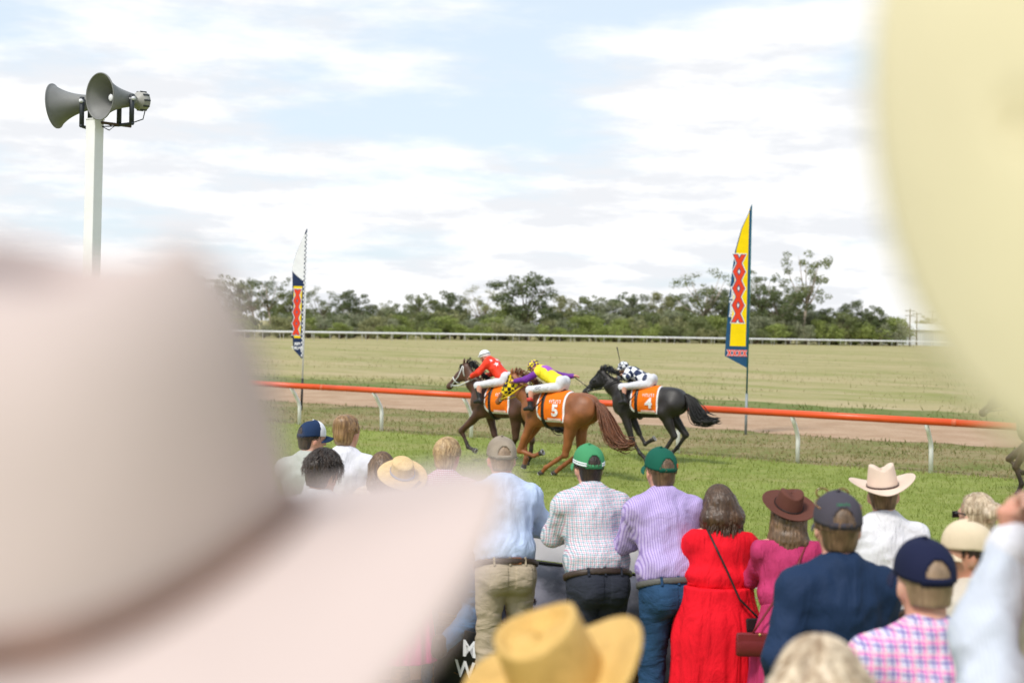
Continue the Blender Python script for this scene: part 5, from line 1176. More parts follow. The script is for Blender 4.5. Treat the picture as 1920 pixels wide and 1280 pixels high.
# printed banner hung on the fence
bn = empty('fence_banner', fromsv(sF(1145, 1100, 9.0), V_FENCE, 0.3)); bn.rotation_euler = fe.rotation_euler; tag(bn, 'slate blue storm cloud banner tied to the fence below the top board', 'banner')
nb = NB('storm_print', 0.45, 0.3); o_ = nb.obj(); c_ = nb.mix(nb.rng(nb.noise(nb.mapv(o_, (1, 1, 1.6)), 2.6, 6, 0.6), 0.36, 0.68), (0.075, 0.085, 0.115), (0.30, 0.30, 0.37)); nb.col(c_); nb.normal(nb.bump(nb.noise(nb.mapv(o_, (1, 1, 0.3)), 4, 2), 0.5, 0.03))
Lb = 2.6; b = MB(); V = []
for i in range(27):
    for z in np.linspace(0.13, H - 0.232, 8): V.append((-0.25 + Lb * i / 26, 0.064 + 0.006 * math.sin(i * 1.3 + z * 5), float(z)))
b.add(V, [(i * 8 + j, (i + 1) * 8 + j, (i + 1) * 8 + j + 1, i * 8 + j + 1) for i in range(26) for j in range(7)], True); q = b.build('sheet', nb.m, bn); q.modifiers.new('s', 'SOLIDIFY').thickness = 0.002
b = MB(); b.tube([(-0.27, 0.066, H - 0.228), (Lb - 0.23, 0.066, H - 0.228)], 0.010, 6); b.build('edge_rope', plain('black_rope', (0.012, 0.012, 0.015), 0.6), bn)
mk = plain('print_dark', (0.03, 0.018, 0.02), 0.5); b = MB(); cx, cz = 0.98, 0.52
b.tube([(cx + 0.085 * math.cos(a), 0.076, cz + 0.085 * math.sin(a)) for a in np.linspace(0, 6.28, 20)], 0.008, 4); b.box((cx - 0.03, 0.0755, cz + 0.02), (0.016, 0.004, 0.15)); b.box((cx - 0.07, 0.0755, cz + 0.12), (0.2, 0.004, 0.03), Matrix.Rotation(-0.4, 3, 'Y')); b.build('printed_motif', mk, q)
for k in range(5):
    x = -0.2 + k * 0.62; b = MB(); b.tube([(x, 0.066, H - 0.22), (x + 0.01, 0.075, H - 0.12), (x - 0.005, 0.06, H - 0.02)], 0.004, 5); b.build('tie', mk, bn)
# straw bales against the fence
nb = NB('straw_bale', 0.9, 0.1); o_ = nb.obj(); f_ = nb.noise(nb.mapv(o_, (6, 40, 40)), 1.5, 5, 0.7, 0.5); nb.col(nb.mix(nb.rng(f_, 0.35, 0.68), (0.10, 0.05, 0.02), (0.40, 0.23, 0.10))); nb.normal(nb.bump(f_, 1.0, 0.03)); m_bale = nb.m
for k, (px, Yb_, lb) in enumerate(((905, 9.6, 'straw bale at the fence foot behind the khaki trousers'), (1060, 9.2, 'straw bale at the fence foot behind the charcoal trousers'), (815, 10.0, 'straw bale at the fence foot behind the faded jeans'))):
    q = P(px, 1200, Yb_); e = empty('straw_bale', fromsv(q.dot(TR), V_FENCE - 0.36, 0.3)); e.rotation_euler = fe.rotation_euler; tag(e, lb, 'bale', 'straw bales at the fence')
    s = Sdf(); s.ell((0, 0, 0.22), (0.6, 0.4, 0.4), 0.02); w_ = wob(k + 60, 9, (0.03, 0.1)); bm = boxmask((0, 0, 0.22), (0.42, 0.22, 0.2)); s.mod(lambda X, Y, Z, F, bm=bm, w_=w_: bm(X, Y, Z) - 0.015 + 0.02 * w_(X, Y, Z)); ob('straw', s.mesh('straw', 0.02), m_bale, e)
    for y in (-0.1, 0.1): b = MB(); b.tube([(-0.45, y, 0.0), (-0.45, y, 0.45), (0.45, y, 0.45), (0.45, y, 0.0)], 0.006, 5); b.build('twine', plain('twine', (0.35, 0.28, 0.16), 0.8), e)
    g = np.random.default_rng(k); b = MB()
    for i in range(160):
        c = np.array([g.uniform(-0.44, 0.44), -g.choice([-0.24, 0.24]) * 1.0, g.uniform(0.03, 0.42)]); d = g.normal(0, 0.06, 3); b.tube([tuple(c - d), tuple(c + d)], 0.003, 3, False)
    b.build('loose_straw', m_bale, e)['kind'] = 'stuff'
e = empty('black_sign', fromsv(P(862, 1240, 9.2).dot(TR), V_FENCE - 0.68, 0.3)); e.rotation_euler = (0, 0, math.atan2(TR.y, TR.x) + math.pi); tag(e, 'black sign board with white capital letters leaning on a straw bale', 'sign')
b = MB(); b.box((0, 0, 0.28), (0.62, 0.02, 0.40), Matrix.Rotation(0.0, 3, 'X')); q = b.build('board', plain('sign_black', (0.008, 0.008, 0.009), 0.4), e, 0.004); b = MB(); b.box((0, 0, 0.045), (0.66, 0.05, 0.08)); b.build('base', plain('sign_base', (0.4, 0.4, 0.4), 0.6), e)
for tx, z, x in (('MO', 0.36, 0.04), ('WEE', 0.22, 0.02)): text_mesh(tx, 0.15, lambda x_, z_, d: Vector((x_, -0.0125, z_)), 0, 0.004, False, 0, x, z).build('lettering', m_fw, q)
# shoulder bags
def bag(label, person, f, sh, hipp, mat, size, name='shoulder_bag'):
    e = empty(name, person.location, person.rotation_euler[2], person.scale[0]); tag(e, label, 'bag'); c = np.array(hipp)
    s = Sdf(); s.cone(c + np.array([-size[0] * 0.35, 0, 0]), c + np.array([size[0] * 0.35, 0, 0]), size[1] * 0.5, size[1] * 0.5, 0.02, ((0, 1, 0), 0.5)); bm = boxmask(c, (size[0] / 2, size[2] / 2, size[1] / 2)); s.mod(lambda X, Y, Z, F: np.maximum(F, bm(X, Y, Z))); ob('bag_body', s.mesh('bag_body', 0.008), mat, e)
    b = MB(); b.box(c + np.array([0, -size[2] * 0.36, size[1] * 0.18]), (size[0] * 0.96, 0.012, size[1] * 0.62)); b.build('flap', mat, e, 0.005)
    T = f.T; pts = [T(q) for q in sh] + [c + np.array([0, -0.01, size[1] * 0.5])]; P2 = []
    for i in range(len(pts) - 1):
        for t in np.linspace(0, 1, 5)[:-1]: P2.append(tuple(pts[i] * (1 - t) + pts[i + 1] * t))
    P2.append(tuple(pts[-1])); b = MB(); b.tube(P2, 0.008, 6, True, 0.6); b.build('strap', mat, e); b = MB(); b.tube([tuple(c + np.array([0.03, -0.03, size[1] * 0.45])), tuple(c + np.array([0.045, -0.03, size[1] * 0.45]))], 0.01, 8); b.build('buckle', plain('brass', (0.5, 0.35, 0.12), 0.3, 0.5, metal=0.8), e)
bag('black shoulder bag hanging at the hip of the red dress', PR, FR, [(-0.10, 0.05, 1.48), (-0.105, -0.08, 1.475), (-0.07, -0.185, 1.36), (0.0, -0.205, 1.22), (0.08, -0.225, 1.05)], (0.21, -0.19, 0.90), plain('black_leather', (0.014, 0.012, 0.012), 0.45, 0.4), (0.16, 0.12, 0.07))
bag('maroon leather handbag on a long thin strap beside the magenta dress', PM, FM, [(0.10, 0.05, 1.47), (0.10, -0.08, 1.46), (0.03, -0.175, 1.33), (-0.09, -0.19, 1.15)], (-0.24, -0.14, 0.86), plain('maroon_leather', (0.16, 0.018, 0.022), 0.4, 0.4), (0.20, 0.15, 0.08))
# ================================================================== horses and jockeys
def coat(name, c, dark_below=None, gloss=0.55):
    n = NB(name, gloss, 0.5); o = n.obj(); X = n.xyz(o); f1 = n.noise(o, 3.0, 4, 0.6)
    k = n.mix(n.rng(f1, 0.3, 0.7), tuple(q * 0.72 for q in c), tuple(q * 1.2 for q in c))
    if dark_below: k = n.mix(n.rng(n.math('ADD', X[2], n.math('MULTIPLY', n.noise(o, 8, 3), 0.12)), dark_below - 0.1, dark_below + 0.25), tuple(q * 0.16 for q in c), k)
    n.col(k); n.b.inputs['Coat Weight'].default_value = 0.05; n.b.inputs['Coat Roughness'].default_value = 0.35
    nn = n.bump(n.noise(n.mapv(o, (1, 1, 0.7)), 9, 3, 0.5, 0.5), 0.25, 0.03); n.normal(n.bump(n.noise(n.mapv(o, (30, 120, 120)), 1.0, 2), 0.1, 0.004, nn)); return n.m
m_hoof = plain('hoof', (0.05, 0.042, 0.036), 0.5); m_shoe_h = plain('horseshoe', (0.42, 0.42, 0.42), 0.35, 0.5, metal=0.7); m_tack = plain('black_tack', (0.014, 0.013, 0.013), 0.45, 0.4); m_tackw = plain('white_tack', (0.66, 0.67, 0.65), 0.5); m_yel = plain('yellow_tack', (0.80, 0.55, 0.02), 0.5)
m_or = cloth('saddlecloth_orange', (0.80, 0.17, 0.008), fold=0.3); m_wh = cloth('saddlecloth_white', (0.78, 0.76, 0.77), fold=0.2); m_pk = cloth('saddlecloth_strip', (0.78, 0.52, 0.47), fold=0.1)
m_sad = plain('saddle_leather', (0.03, 0.018, 0.013), 0.4, 0.4)
def horse(label, px, yaw, body_c, legs, poll, muzzle, tail, mane_c, dark_below=None, number=None, hood=None, tack=None, z0=0.0):
    """horse frame: x forwards, y to its left, z up"""
    g0 = G(px[0], px[1]); e = empty('racehorse', (g0.x, g0.y, gz(g0.x, g0.y)), yaw); tag(e, label, 'horse', None)
    s = Sdf(); F_ = ((0, 1, 0), 0.80)
    s.cone((0.36, 0, 1.235), (-0.20, 0, 1.245), 0.335, 0.305, 0.10, F_)                      # ribcage
    s.cone((-0.15, 0, 1.27), (-0.55, 0, 1.30), 0.27, 0.235, 0.12, ((0, 1, 0), 0.88))          # loin and flank
    s.cone((0.34, 0, 1.50), (0.05, 0, 1.43), 0.075, 0.09, 0.10)                               # withers
    s.ell((-0.50, 0, 1.37), (0.30, 0.235, 0.20), 0.10)                                        # croup
    for sg in (-1, 1):
        s.ell((-0.60, sg * 0.125, 1.27), (0.26, 0.155, 0.27), 0.08)                          # haunch
        s.ell((0.47, sg * 0.135, 1.22), (0.17, 0.12, 0.27), 0.07, ry(0.35))                  # shoulder
    s.ell((0.60, 0, 1.18), (0.17, 0.19, 0.23), 0.09)                                         # breast
    p = np.array([poll[0], 0, poll[1]]); m = np.array([muzzle[0], 0, muzzle[1]]); hd = (m - p) / np.linalg.norm(m - p); pn = np.array([hd[2], 0, -hd[0]])   # pn: towards the jaw
    if pn[2] > 0: pn = -pn
    b0 = np.array([0.46, 0, 1.33]); mid = b0 * 0.5 + p * 0.5 + np.array([0.03, 0, -0.02])
    s.cone(b0, mid, 0.255, 0.165, 0.10, ((0, 1, 0), 0.62)); s.cone(mid, p + pn * 0.03 - hd * 0.02, 0.165, 0.105, 0.08, ((0, 1, 0), 0.62))
    hl = np.linalg.norm(m - p)
    s.cone(p + pn * 0.03, p + hd * hl * 0.45 + pn * 0.035, 0.098, 0.098, 0.05, ((0, 1, 0), 0.72)); s.ell(p + hd * 0.16 + pn * 0.10, (0.10, 0.062, 0.095), 0.05)
    s.cone(p + hd * hl * 0.40 + pn * 0.03, m, 0.085, 0.060, 0.05, ((0, 1, 0), 0.8)); s.ell(m + hd * 0.005, (0.062, 0.055, 0.06), 0.03)
    for sg in (-1, 1):
        s.chain([p + np.array([0, sg * 0.045, 0.05]), p + np.array([0.0, sg * 0.055, 0.12]) - hd * 0.03, p + np.array([0, sg * 0.05, 0.185]) - hd * 0.05], [0.028, 0.026, 0.006], 0.02)   # ears
        s.ell(p + hd * 0.17 + np.array([0, sg * 0.064, 0]) , (0.022, 0.012, 0.018), 0.012)     # eye bulge
    for nm, J in legs.items():
        sg = 1 if nm[0] == 'l' else -1; y = 0.14 * sg
        if nm[1] == 'f':
            el = np.array([0.46, y * 1.05, 1.02]); k, ft, hf = [np.array([q[0], y * w_, q[1]]) for q, w_ in zip(J, (0.95, 0.9, 0.88))]
            s.cone(el, k, 0.105, 0.056, 0.07); s.ell(k, (0.056, 0.05, 0.06), 0.03); s.cone(k, ft, 0.042, 0.036, 0.02); s.ell(ft, (0.046, 0.043, 0.046), 0.02); s.cone(ft, hf, 0.037, 0.042, 0.02)
            s.ell(el + np.array([0, 0, 0.05]), (0.13, 0.085, 0.16), 0.06)
        else:
            st = np.array([-0.42, y * 1.15, 1.06]); k, ft, hf = [np.array([q[0], y * w_, q[1]]) for q, w_ in zip(J, (1.0, 0.95, 0.9))]
            s.cone(np.array([-0.58, y, 1.22]), st, 0.19, 0.155, 0.08); s.cone(st, k, 0.14, 0.062, 0.07); s.ell(k, (0.062, 0.05, 0.066), 0.03); s.cone(k, ft, 0.047, 0.039, 0.02); s.ell(ft, (0.048, 0.044, 0.048), 0.02); s.cone(ft, hf, 0.038, 0.043, 0.02)
    w_ = wob(int(px[0]), 9, (0.13, 0.4)); s.mod(lambda X, Y, Z, F: F + 0.013 * w_(X, Y, Z))
    ob('body', s.mesh('body', 0.0155, 1), coat(label[:14] + '_coat', body_c, dark_below), e)
    for nm, J in legs.items():                                                                  # hooves
        sg = 1 if nm[0] == 'l' else -1; y = 0.14 * sg * 0.89; ft, hf = np.array([J[1][0], y, J[1][1]]), np.array([J[2][0], y, J[2][1]]); d = (hf - ft) / np.linalg.norm(hf - ft)
        q_ = Vector(d).to_track_quat('Z', 'Y').to_matrix().to_4x4(); M_ = Matrix.Translation(hf) @ q_
        b = MB(); b.lathe([(0.001, -0.02), (0.044, -0.02), (0.060, 0.055), (0.001, 0.055)], 14, M_); h_ = b.build('hoof', m_hoof, e)
        b = MB(); b.lathe([(0.036, 0.056), (0.061, 0.056), (0.061, 0.064), (0.036, 0.064), (0.036, 0.056)], 14, M_); b.build('horseshoe', m_shoe_h, h_)
    mm = hair_mat('mane_' + label[:10], tuple(q * 0.7 for q in mane_c), tuple(q * 1.5 for q in mane_c), 0.5); g = np.random.default_rng(int(px[0]) + 1)
    b = MB()                                                                                   # mane, blown back
    for k in range(150):
        t = g.uniform(0.0, 1.0); a = (p + np.array([0, 0, 0.085]) - hd * 0.03) * (1 - t) + np.array([0.34, 0, 1.585]) * t; a = a + np.array([0, 0, 0.055 * math.sin(math.pi * t)]) + np.array([0, g.normal(0, 0.02), -0.01])
        L = g.uniform(0.10, 0.24); dz = g.uniform(-0.05, 0.10) * (1 - t); y_ = g.normal(0.05, 0.05)
        b.tube([tuple(a), tuple(a + np.array([-L * 0.5, y_ * 0.5, dz + 0.035])), tuple(a + np.array([-L, y_ * 1.5, dz - 0.02 - g.uniform(0, 0.10)]))], [0.010, 0.009, 0.002], 4, False)
    for k in range(30): a = p + np.array([0, g.normal(0, 0.02), 0.09]); b.tube([tuple(a), tuple(a + hd * 0.08 + np.array([0, g.normal(0, 0.03), 0.03])), tuple(a + hd * g.uniform(0.1, 0.2) + np.array([0, g.normal(0, 0.04), 0.0]))], [0.008, 0.007, 0.002], 4, False)
    b.build('mane', mm, e)
    b = MB(); tt = np.linspace(0, len(tail) - 1, 14); T_ = [np.array([np.interp(t, range(len(tail)), [q[0] for q in tail]), 0, np.interp(t, range(len(tail)), [q[1] for q in tail])]) for t in tt]; T_ = [T_[0]] + [(T_[i - 1] + T_[i] * 2 + T_[i + 1]) / 4 for i in range(1, 13)] + [T_[13]]                                    # tail
    for k in range(190):
        o1 = g.normal(0, 1, 3) * np.array([1, 1, 0.8]); Lk = g.uniform(0.6, 1.0); pts = []; m_ = len(T_)
        for i, q in enumerate(T_):
            u = i / (m_ - 1)
            if u > Lk + 0.05: break
            pts.append(tuple(q + o1 * (0.016 + 0.062 * math.sin(math.pi * min(1, u * 0.85)) ** 1.3) + g.normal(0, 0.007, 3) * u))
        if len(pts) > 2: b.tube(pts, [0.009] * (len(pts) - 1) + [0.002], 4, False)
    b.build('tail', mm, e)
    # saddlecloth: white edge, orange field
    def shell(name, proud, x0, x1, zl, mat, par=None, res=0.014, rfront=0.16, th=0.012):
        q = Sdf(); q.p = list(s.p); q.mods = list(s.mods)
        def md(X, Y, Z, F):
            cut = np.maximum(np.maximum(x0 - X, X - x1), zl - Z); rx_, rz_ = x0 + rfront - X, zl + rfront - Z
            cut = np.maximum(cut, np.where((rx_ > 0) & (rz_ > 0), np.sqrt(np.maximum(rx_, 0) ** 2 + np.maximum(rz_, 0) ** 2) - rfront, -1)) if False else cut
            fx, fz = X - (x1 - rfront), zl + rfront - Z
            cut = np.maximum(cut, np.where((fx > 0) & (fz > 0), np.sqrt(np.maximum(fx, 0) ** 2 + np.maximum(fz, 0) ** 2) - rfront, -1))
            return np.maximum(F - proud, cut)
        q.mod(md); q.p = [r for r in q.p if r[1][2] > 0.98 and r[1][0] < 0.6 and (r[0] == 'e' or abs(r[1][0]) < 0.62)]; return ob(name, q.mesh(name, res, 0), mat, par or e)
    if number:
        c0 = shell('saddlecloth', 0.016, -0.31, 0.30, 1.02, m_wh); c1 = shell('orange_field', 0.030, -0.275, 0.265, 1.055, m_or, c0); shell('lower_strip', 0.030, -0.33, 0.05, 1.055, m_pk, c0) if False else None
        def side(x, z, d):
            ys = np.linspace(0.50, 0.10, 60); v = s.at(np.stack([np.full(60, x), ys, np.full(60, z)], 1)) - 0.050 - d; i = int(np.argmax(v < 0)); return Vector((x, float(ys[i]), z))
        if number != 'plain': text_mesh(number, 0.29, side, 0, 0.012, True, 0, -0.12, 1.235).build('number', m_wh, c0)
        strokes(side, 6, 0.27, 0.065, -0.10, 1.405, 5).build('printed_words', m_wh, c0)
        b = MB(); V = [side(-0.265 + 0.32 * i / 12, z, 0) for i in range(13) for z in (1.058, 1.098)]; b.add(V, [(2 * i, 2 * i + 1, 2 * i + 3, 2 * i + 2) for i in range(12)], True); b.build('lower_strip', m_pk, c0)
    shell('girth', 0.040, 0.13, 0.20, 0.80, m_tack); q = Sdf(); q.ell((0.10, 0, 1.56), (0.26, 0.13, 0.05), 0.03); q.ell((-0.10, 0, 1.60), (0.08, 0.10, 0.035), 0.05); ob('saddle', q.mesh('saddle', 0.014), m_sad, e)
    for sg in (-1, 1): b = MB(); b.tube([(0.16, sg * 0.16, 1.55), (0.20, sg * 0.315, 1.38), (0.30, sg * 0.36, 1.25)], 0.012, 6); b.build('stirrup_leather', m_tack, e)
    # bridle and reins
    tm = tack or m_tack; br = None
    def band(c, ax, rr, rad, mat, name, par):
        ax = ax / np.linalg.norm(ax); u = np.array([0, 1.0, 0]); v = np.cross(ax, u); b = MB()
        b.tube([tuple(c + u * rr[0] * math.cos(a) + v * rr[1] * math.sin(a)) for a in np.linspace(0, 2 * math.pi, 20)], rad, 6, False); return b.build(name, mat, par)
    br = band(p + hd * hl * 0.60 + pn * 0.03, hd, (0.074, 0.092), 0.012, tm, 'bridle', e)
    band(p + hd * 0.03 + pn * 0.06, hd * 0.75 - pn * 0.65, (0.085, 0.135), 0.012, tm, 'headpiece', br)
    for sg in (-1, 1):
        b = MB(); b.tube([tuple(p + np.array([0, sg * 0.074, 0.04])), tuple(p + hd * hl * 0.35 + pn * 0.05 + np.array([0, sg * 0.083, 0])), tuple(p + hd * hl * 0.80 + pn * 0.055 + np.array([0, sg * 0.066, 0]))], 0.011, 6); b.build('cheek_strap', tm, br)
        bit = p + hd * hl * 0.84 + pn * 0.055 + np.array([0, sg * 0.07, 0]); b = MB(); b.tube([tuple(bit + np.array([0.03 * math.cos(a), 0, 0.03 * math.sin(a)])) for a in np.linspace(0, 6.28, 12)], 0.006, 5, False); b.build('bit_ring', m_shoe_h, br)
        b = MB(); b.tube([tuple(bit), tuple(bit * 0.55 + np.array([0.66, sg * 0.15, 1.66]) * 0.45 + np.array([0, sg * 0.09, -0.05])), (0.64, sg * 0.11, 1.70)], 0.012, 6); b.build('rein', tm, br)
    b = MB(); b.tube([(0.36 + 0.2 * 0, 0.30, 1.28), (0.64, 0.20, 1.26), (0.75, 0.0, 1.22), (0.64, -0.20, 1.26), (0.36, -0.30, 1.28)], 0.014, 6); b.build('breastplate', m_tack, e)
    if hood:
        q = Sdf(); q.p = list(s.p); q.mods = []; c = p + hd * 0.17 + pn * 0.03; L_ = hood[1]
        def md(X, Y, Z, F):
            t = (X - p[0]) * hd[0] + (Z - p[2]) * hd[2]; n_ = (X - p[0]) * pn[0] + (Z - p[2]) * pn[2]
            return np.maximum(np.maximum(np.abs(F - 0.010) - 0.008, np.maximum(-0.06 - t, t - L_)), np.maximum(n_ - 0.22, 1.3 - Z))
        q.p = [r for r in q.p if r[1][0] > 0.75]; q.mod(md); h_ = ob('hood', q.mesh('hood', 0.0125, 0), hood[0], e)
        for sg in (-1, 1):
            q = Sdf(); q.ell(p + hd * 0.18 + np.array([0, sg * 0.085, 0.0]), (0.042, 0.03, 0.045), 0.01); ob('blinker', q.mesh('blinker', 0.010), hood[0] if hood[0] is not m_tack else m_tack, h_)
    else:
        for sg in (-1, 1): b = MB(); b.lathe([(0.0001, -0.016), (0.014, -0.008), (0.017, 0), (0.014, 0.008), (0.0001, 0.016)], 10, Matrix.Translation(p + hd * 0.17 + np.array([0, sg * 0.066, 0.004]))); b.build('eye', m_eye, e)
    return e, s, side if number else None
yawT = math.atan2(TR.y, TR.x)
chk = NB('yellow_black_check', 0.6, 0.3); ck = chk.N.new('ShaderNodeTexChecker'); ck.inputs['Scale'].default_value = 13; ck.inputs[1].default_value = (0.82, 0.60, 0.01, 1); ck.inputs[2].default_value = (0.015, 0.012, 0.02, 1); chk.L.new(chk.obj(), ck.inputs[0]); chk.L.new(ck.outputs[0], chk.b.inputs['Base Color'])
HB = horse('dark bay racehorse with white bridle leading the field', (942, 870), yawT, (0.075, 0.028, 0.015), {'lf': ((0.93, 0.62), (0.76, 0.30), (0.62, 0.25)), 'rf': ((0.30, 0.56), (0.10, 0.36), (-0.05, 0.42)), 'lh': ((-0.40, 0.56), (-0.28, 0.27), (-0.36, 0.18)), 'rh': ((-0.60, 0.50), (-0.58, 0.19), (-0.52, 0.07))}, (0.98, 1.90), (1.36, 1.50), [(-0.82, 1.42), (-0.95, 1.32), (-1.08, 1.12), (-1.18, 0.92), (-1.34, 0.80), (-1.5, 0.78)], (0.014, 0.010, 0.009), 0.45, 'plain', None, m_tackw)
HC_ = horse('bright chestnut racehorse in yellow and black chequered hood', (1043, 893), yawT, (0.27, 0.088, 0.026), {'lf': ((0.74, 0.44), (0.42, 0.36), (0.28, 0.42)), 'rf': ((0.80, 0.56), (0.76, 0.27), (0.80, 0.15)), 'lh': ((-0.28, 0.44), (0.14, 0.17), (0.24, 0.07)), 'rh': ((-0.44, 0.46), (0.0, 0.15), (0.10, 0.06))}, (1.02, 1.78), (1.34, 1.33), [(-0.84, 1.40), (-0.98, 1.28), (-1.08, 1.02), (-1.20, 0.76), (-1.40, 0.66), (-1.62, 0.74)], (0.16, 0.055, 0.022), None, '5', (chk.m, 0.33), m_yel)
HK = horse('black racehorse in black blinker hood, last of the three', (1212, 866), math.pi - R(25), (0.017, 0.013, 0.012), {'lf': ((0.28, 0.46), (0.10, 0.19), (-0.02, 0.08)), 'rf': ((0.22, 0.58), (0.08, 0.36), (-0.08, 0.46)), 'lh': ((-0.64, 0.58), (-0.46, 0.30), (-0.38, 0.20)), 'rh': ((-0.80, 0.60), (-0.62, 0.32), (-0.52, 0.22))}, (1.05, 1.79), (1.40, 1.41), [(-0.84, 1.42), (-0.96, 1.30), (-1.04, 1.10), (-1.14, 0.94), (-1.32, 0.90), (-1.54, 0.95)], (0.010, 0.009, 0.009), None, '4', (m_tack, 0.30), m_tack)
HD = horse('dark brown racehorse trailing behind the other three', (1990, 936), yawT, (0.05, 0.022, 0.013), {'lf': ((0.74, 0.52), (0.63, 0.22), (0.68, 0.08)), 'rf': ((0.93, 0.62), (0.70, 0.40), (0.55, 0.42)), 'lh': ((-0.64, 0.58), (-0.46, 0.30), (-0.38, 0.20)), 'rh': ((-0.80, 0.60), (-0.62, 0.32), (-0.52, 0.22))}, (1.02, 1.82), (1.36, 1.42), [(-0.84, 1.42), (-0.96, 1.30), (-1.04, 1.10), (-1.14, 0.94), (-1.34, 0.90), (-1.58, 0.96)], (0.012, 0.010, 0.009), 0.4, 'plain', None, m_tack)
def jockey(label, H, silk, cap_m, hipp, lean, knee, ankle, arms, hw=0.335, head=(0, -0.55, 0), sleeve_m=None, whip=None, gog=True, side=0.0):
    hz, hs, _ = H; e = empty('person', hz.location, hz.rotation_euler[2] - math.pi / 2); tag(e, label, 'person')
    f = stand(0, 0, (0, 0, 0), ('down', 'down')); f.b = 0.94
    f.hip = np.array([0, hipp[0], hipp[1]]); f.Mt = rx(-lean) @ ry(side); f.T = lambda p: f.hip + f.Mt @ ((np.array(p, float) - np.array([0, 0, 0.95])) * 1.0)
    f.neck = f.T((0, -0.012, 1.485)); f.Mh = rz(head[0]) @ rx(head[1]) @ ry(head[2]); f.headc = f.T((0, 0.02, 1.52)) + f.Mh @ np.array([0, 0.03, 0.075])
    for i, sg in enumerate((-1, 1)):
        sh = f.T((sg * 0.165, 0, 1.405)); h = np.array(arms[i]); m = (sh + h) / 2; el = m + np.array([sg * 0.10, -0.05, -0.05]) if len(arms[i]) == 3 else None
        f.arms[i] = [sh, el, h]
        f.legs[i] = [f.hip + np.array([sg * 0.09, -0.01, -0.05]), np.array([sg * hw, knee[0], knee[1]]), np.array([sg * (hw + 0.035), ankle[0], ankle[1]])]
    f.toe = np.array([0, 0.13, -0.03])
    ob('body', body_mesh(f, 0.0125, curl=1.6), SK, e)
    ss_ = shirt_mesh(f, 0.012, 0.0 if sleeve_m else 1.95, 0.96, 0.016, 0.006, int(hz.location.x * 100) % 50, 0.012, True); ob('racing_silks', ss_.mesh('racing_silks', 0.012), silk, e)
    if sleeve_m:
        q = Sdf(); [arm_prims(q, f, i, 0.020, 1.95) for i in (0, 1)]; w_ = wob(4, 7, (0.04, 0.1)); q.mod(lambda X, Y, Z, F: F + 0.008 * np.abs(w_(X, Y, Z))); ob('sleeves', q.mesh('sleeves', 0.012), sleeve_m, e)
    q = Sdf(); q.ell(f.T((0, -0.02, 0.96)), np.array([0.155, 0.125, 0.13]), 0.06, f.Mt)
    for i in (0, 1): a, k, h = f.legs[i]; q.cone(a, k, 0.098, 0.066, 0.07); q.cone(k, k + (h - k) * 0.22, 0.066, 0.058, 0.04); q.ell(f.T(((-1, 1)[i] * 0.075, -0.07, 0.93)), (0.095, 0.095, 0.10), 0.05)
    w_ = wob(9, 7, (0.05, 0.14)); q.mod(lambda X, Y, Z, F: F + 0.006 * np.abs(w_(X, Y, Z))); f.breeches = q; ob('breeches', q.mesh('breeches', 0.012), C_white, e)
    for i in (0, 1):
        a, k, h = f.legs[i]; q = Sdf(); q.cone(k + (h - k) * 0.18, h, 0.062, 0.046, 0.03); q.cone(h, h + f.toe, 0.048, 0.034, 0.03); q.cone(h - np.array([0, 0.03, 0.03]), h, 0.036, 0.042, 0.03); ob('boot', q.mesh('boot', 0.011), m_tack, e)
    q = Sdf(); q.ell((0, -0.008, 0.045), (0.102, 0.122, 0.108), 0.02); q.cone((-0.05, 0.10, 0.05), (0.05, 0.10, 0.05), 0.024, 0.024, 0.03, ((0, 0, 1), 0.5)); q.mod(lambda X, Y, Z, F: np.maximum(F, 0.012 - Z - 0.03 * (Y < -0.02) * 0 - np.clip(-Y, 0, 0.1) * 0.35)); hl = put_head(ob('helmet', q.mesh('helmet', 0.010), cap_m, e), f)
    if gog: b = MB(); b.tube([(0.106 * math.cos(a), 0.126 * math.sin(a) - 0.008, 0.055) for a in np.linspace(0, 6.28, 24)], 0.006, 5, False); b.build('goggle_strap', m_tack, hl)
    b = MB(); b.tube([(-0.08, 0.01, 0.0), (-0.06, 0.05, -0.09), (0, 0.062, -0.128), (0.06, 0.05, -0.09), (0.08, 0.01, 0.0)], 0.005, 5, False); b.build('chin_strap', m_tack, hl); eyes(e, f)
    if whip: b = MB(); b.tube([whip[0], tuple(np.array(whip[0]) * 0.45 + np.array(whip[1]) * 0.55), whip[1]], [0.010, 0.006, 0.014], 6); w2 = b.build('whip', m_tack, None); w2.location = e.location; w2.rotation_euler = e.rotation_euler; tag(w2, label.split(' jockey')[0] + " jockey's thin black whip", 'whip')
    return e, f, ss_
def onto(ss_, f, c, dirv):
    """drop a point of the torso frame onto the silks from behind"""
    o0 = f.T((c[0], -0.40, c[1])); d = f.Mt[:, 1]; ts = np.linspace(0, 0.40, 80); v = ss_.at(o0[None] + d[None] * ts[:, None]) - 0.006; i = int(np.argmax(v < 0)); return Vector(o0 + d * ts[max(0, i)])
S_red = cloth('red_silk', (0.80, 0.045, 0.018), rough=0.5, fold=0.5); S_yel = cloth('yellow_silk', (0.86, 0.70, 0.03), rough=0.5, fold=0.6); S_pur = cloth('purple_silk', (0.16, 0.03, 0.30), rough=0.5, fold=0.6)
def checker(name, a, b, sc_):
    n = NB(name, 0.55, 0.3); ck = n.N.new('ShaderNodeTexChecker'); ck.inputs['Scale'].default_value = sc_; ck.inputs[1].default_value = (*a, 1); ck.inputs[2].default_value = (*b, 1); n.L.new(n.mapv(n.obj(), (1, 1, 1), (0.3, 0.4, 0.5)), ck.inputs[0]); n.L.new(ck.outputs[0], n.b.inputs['Base Color']); return n.m
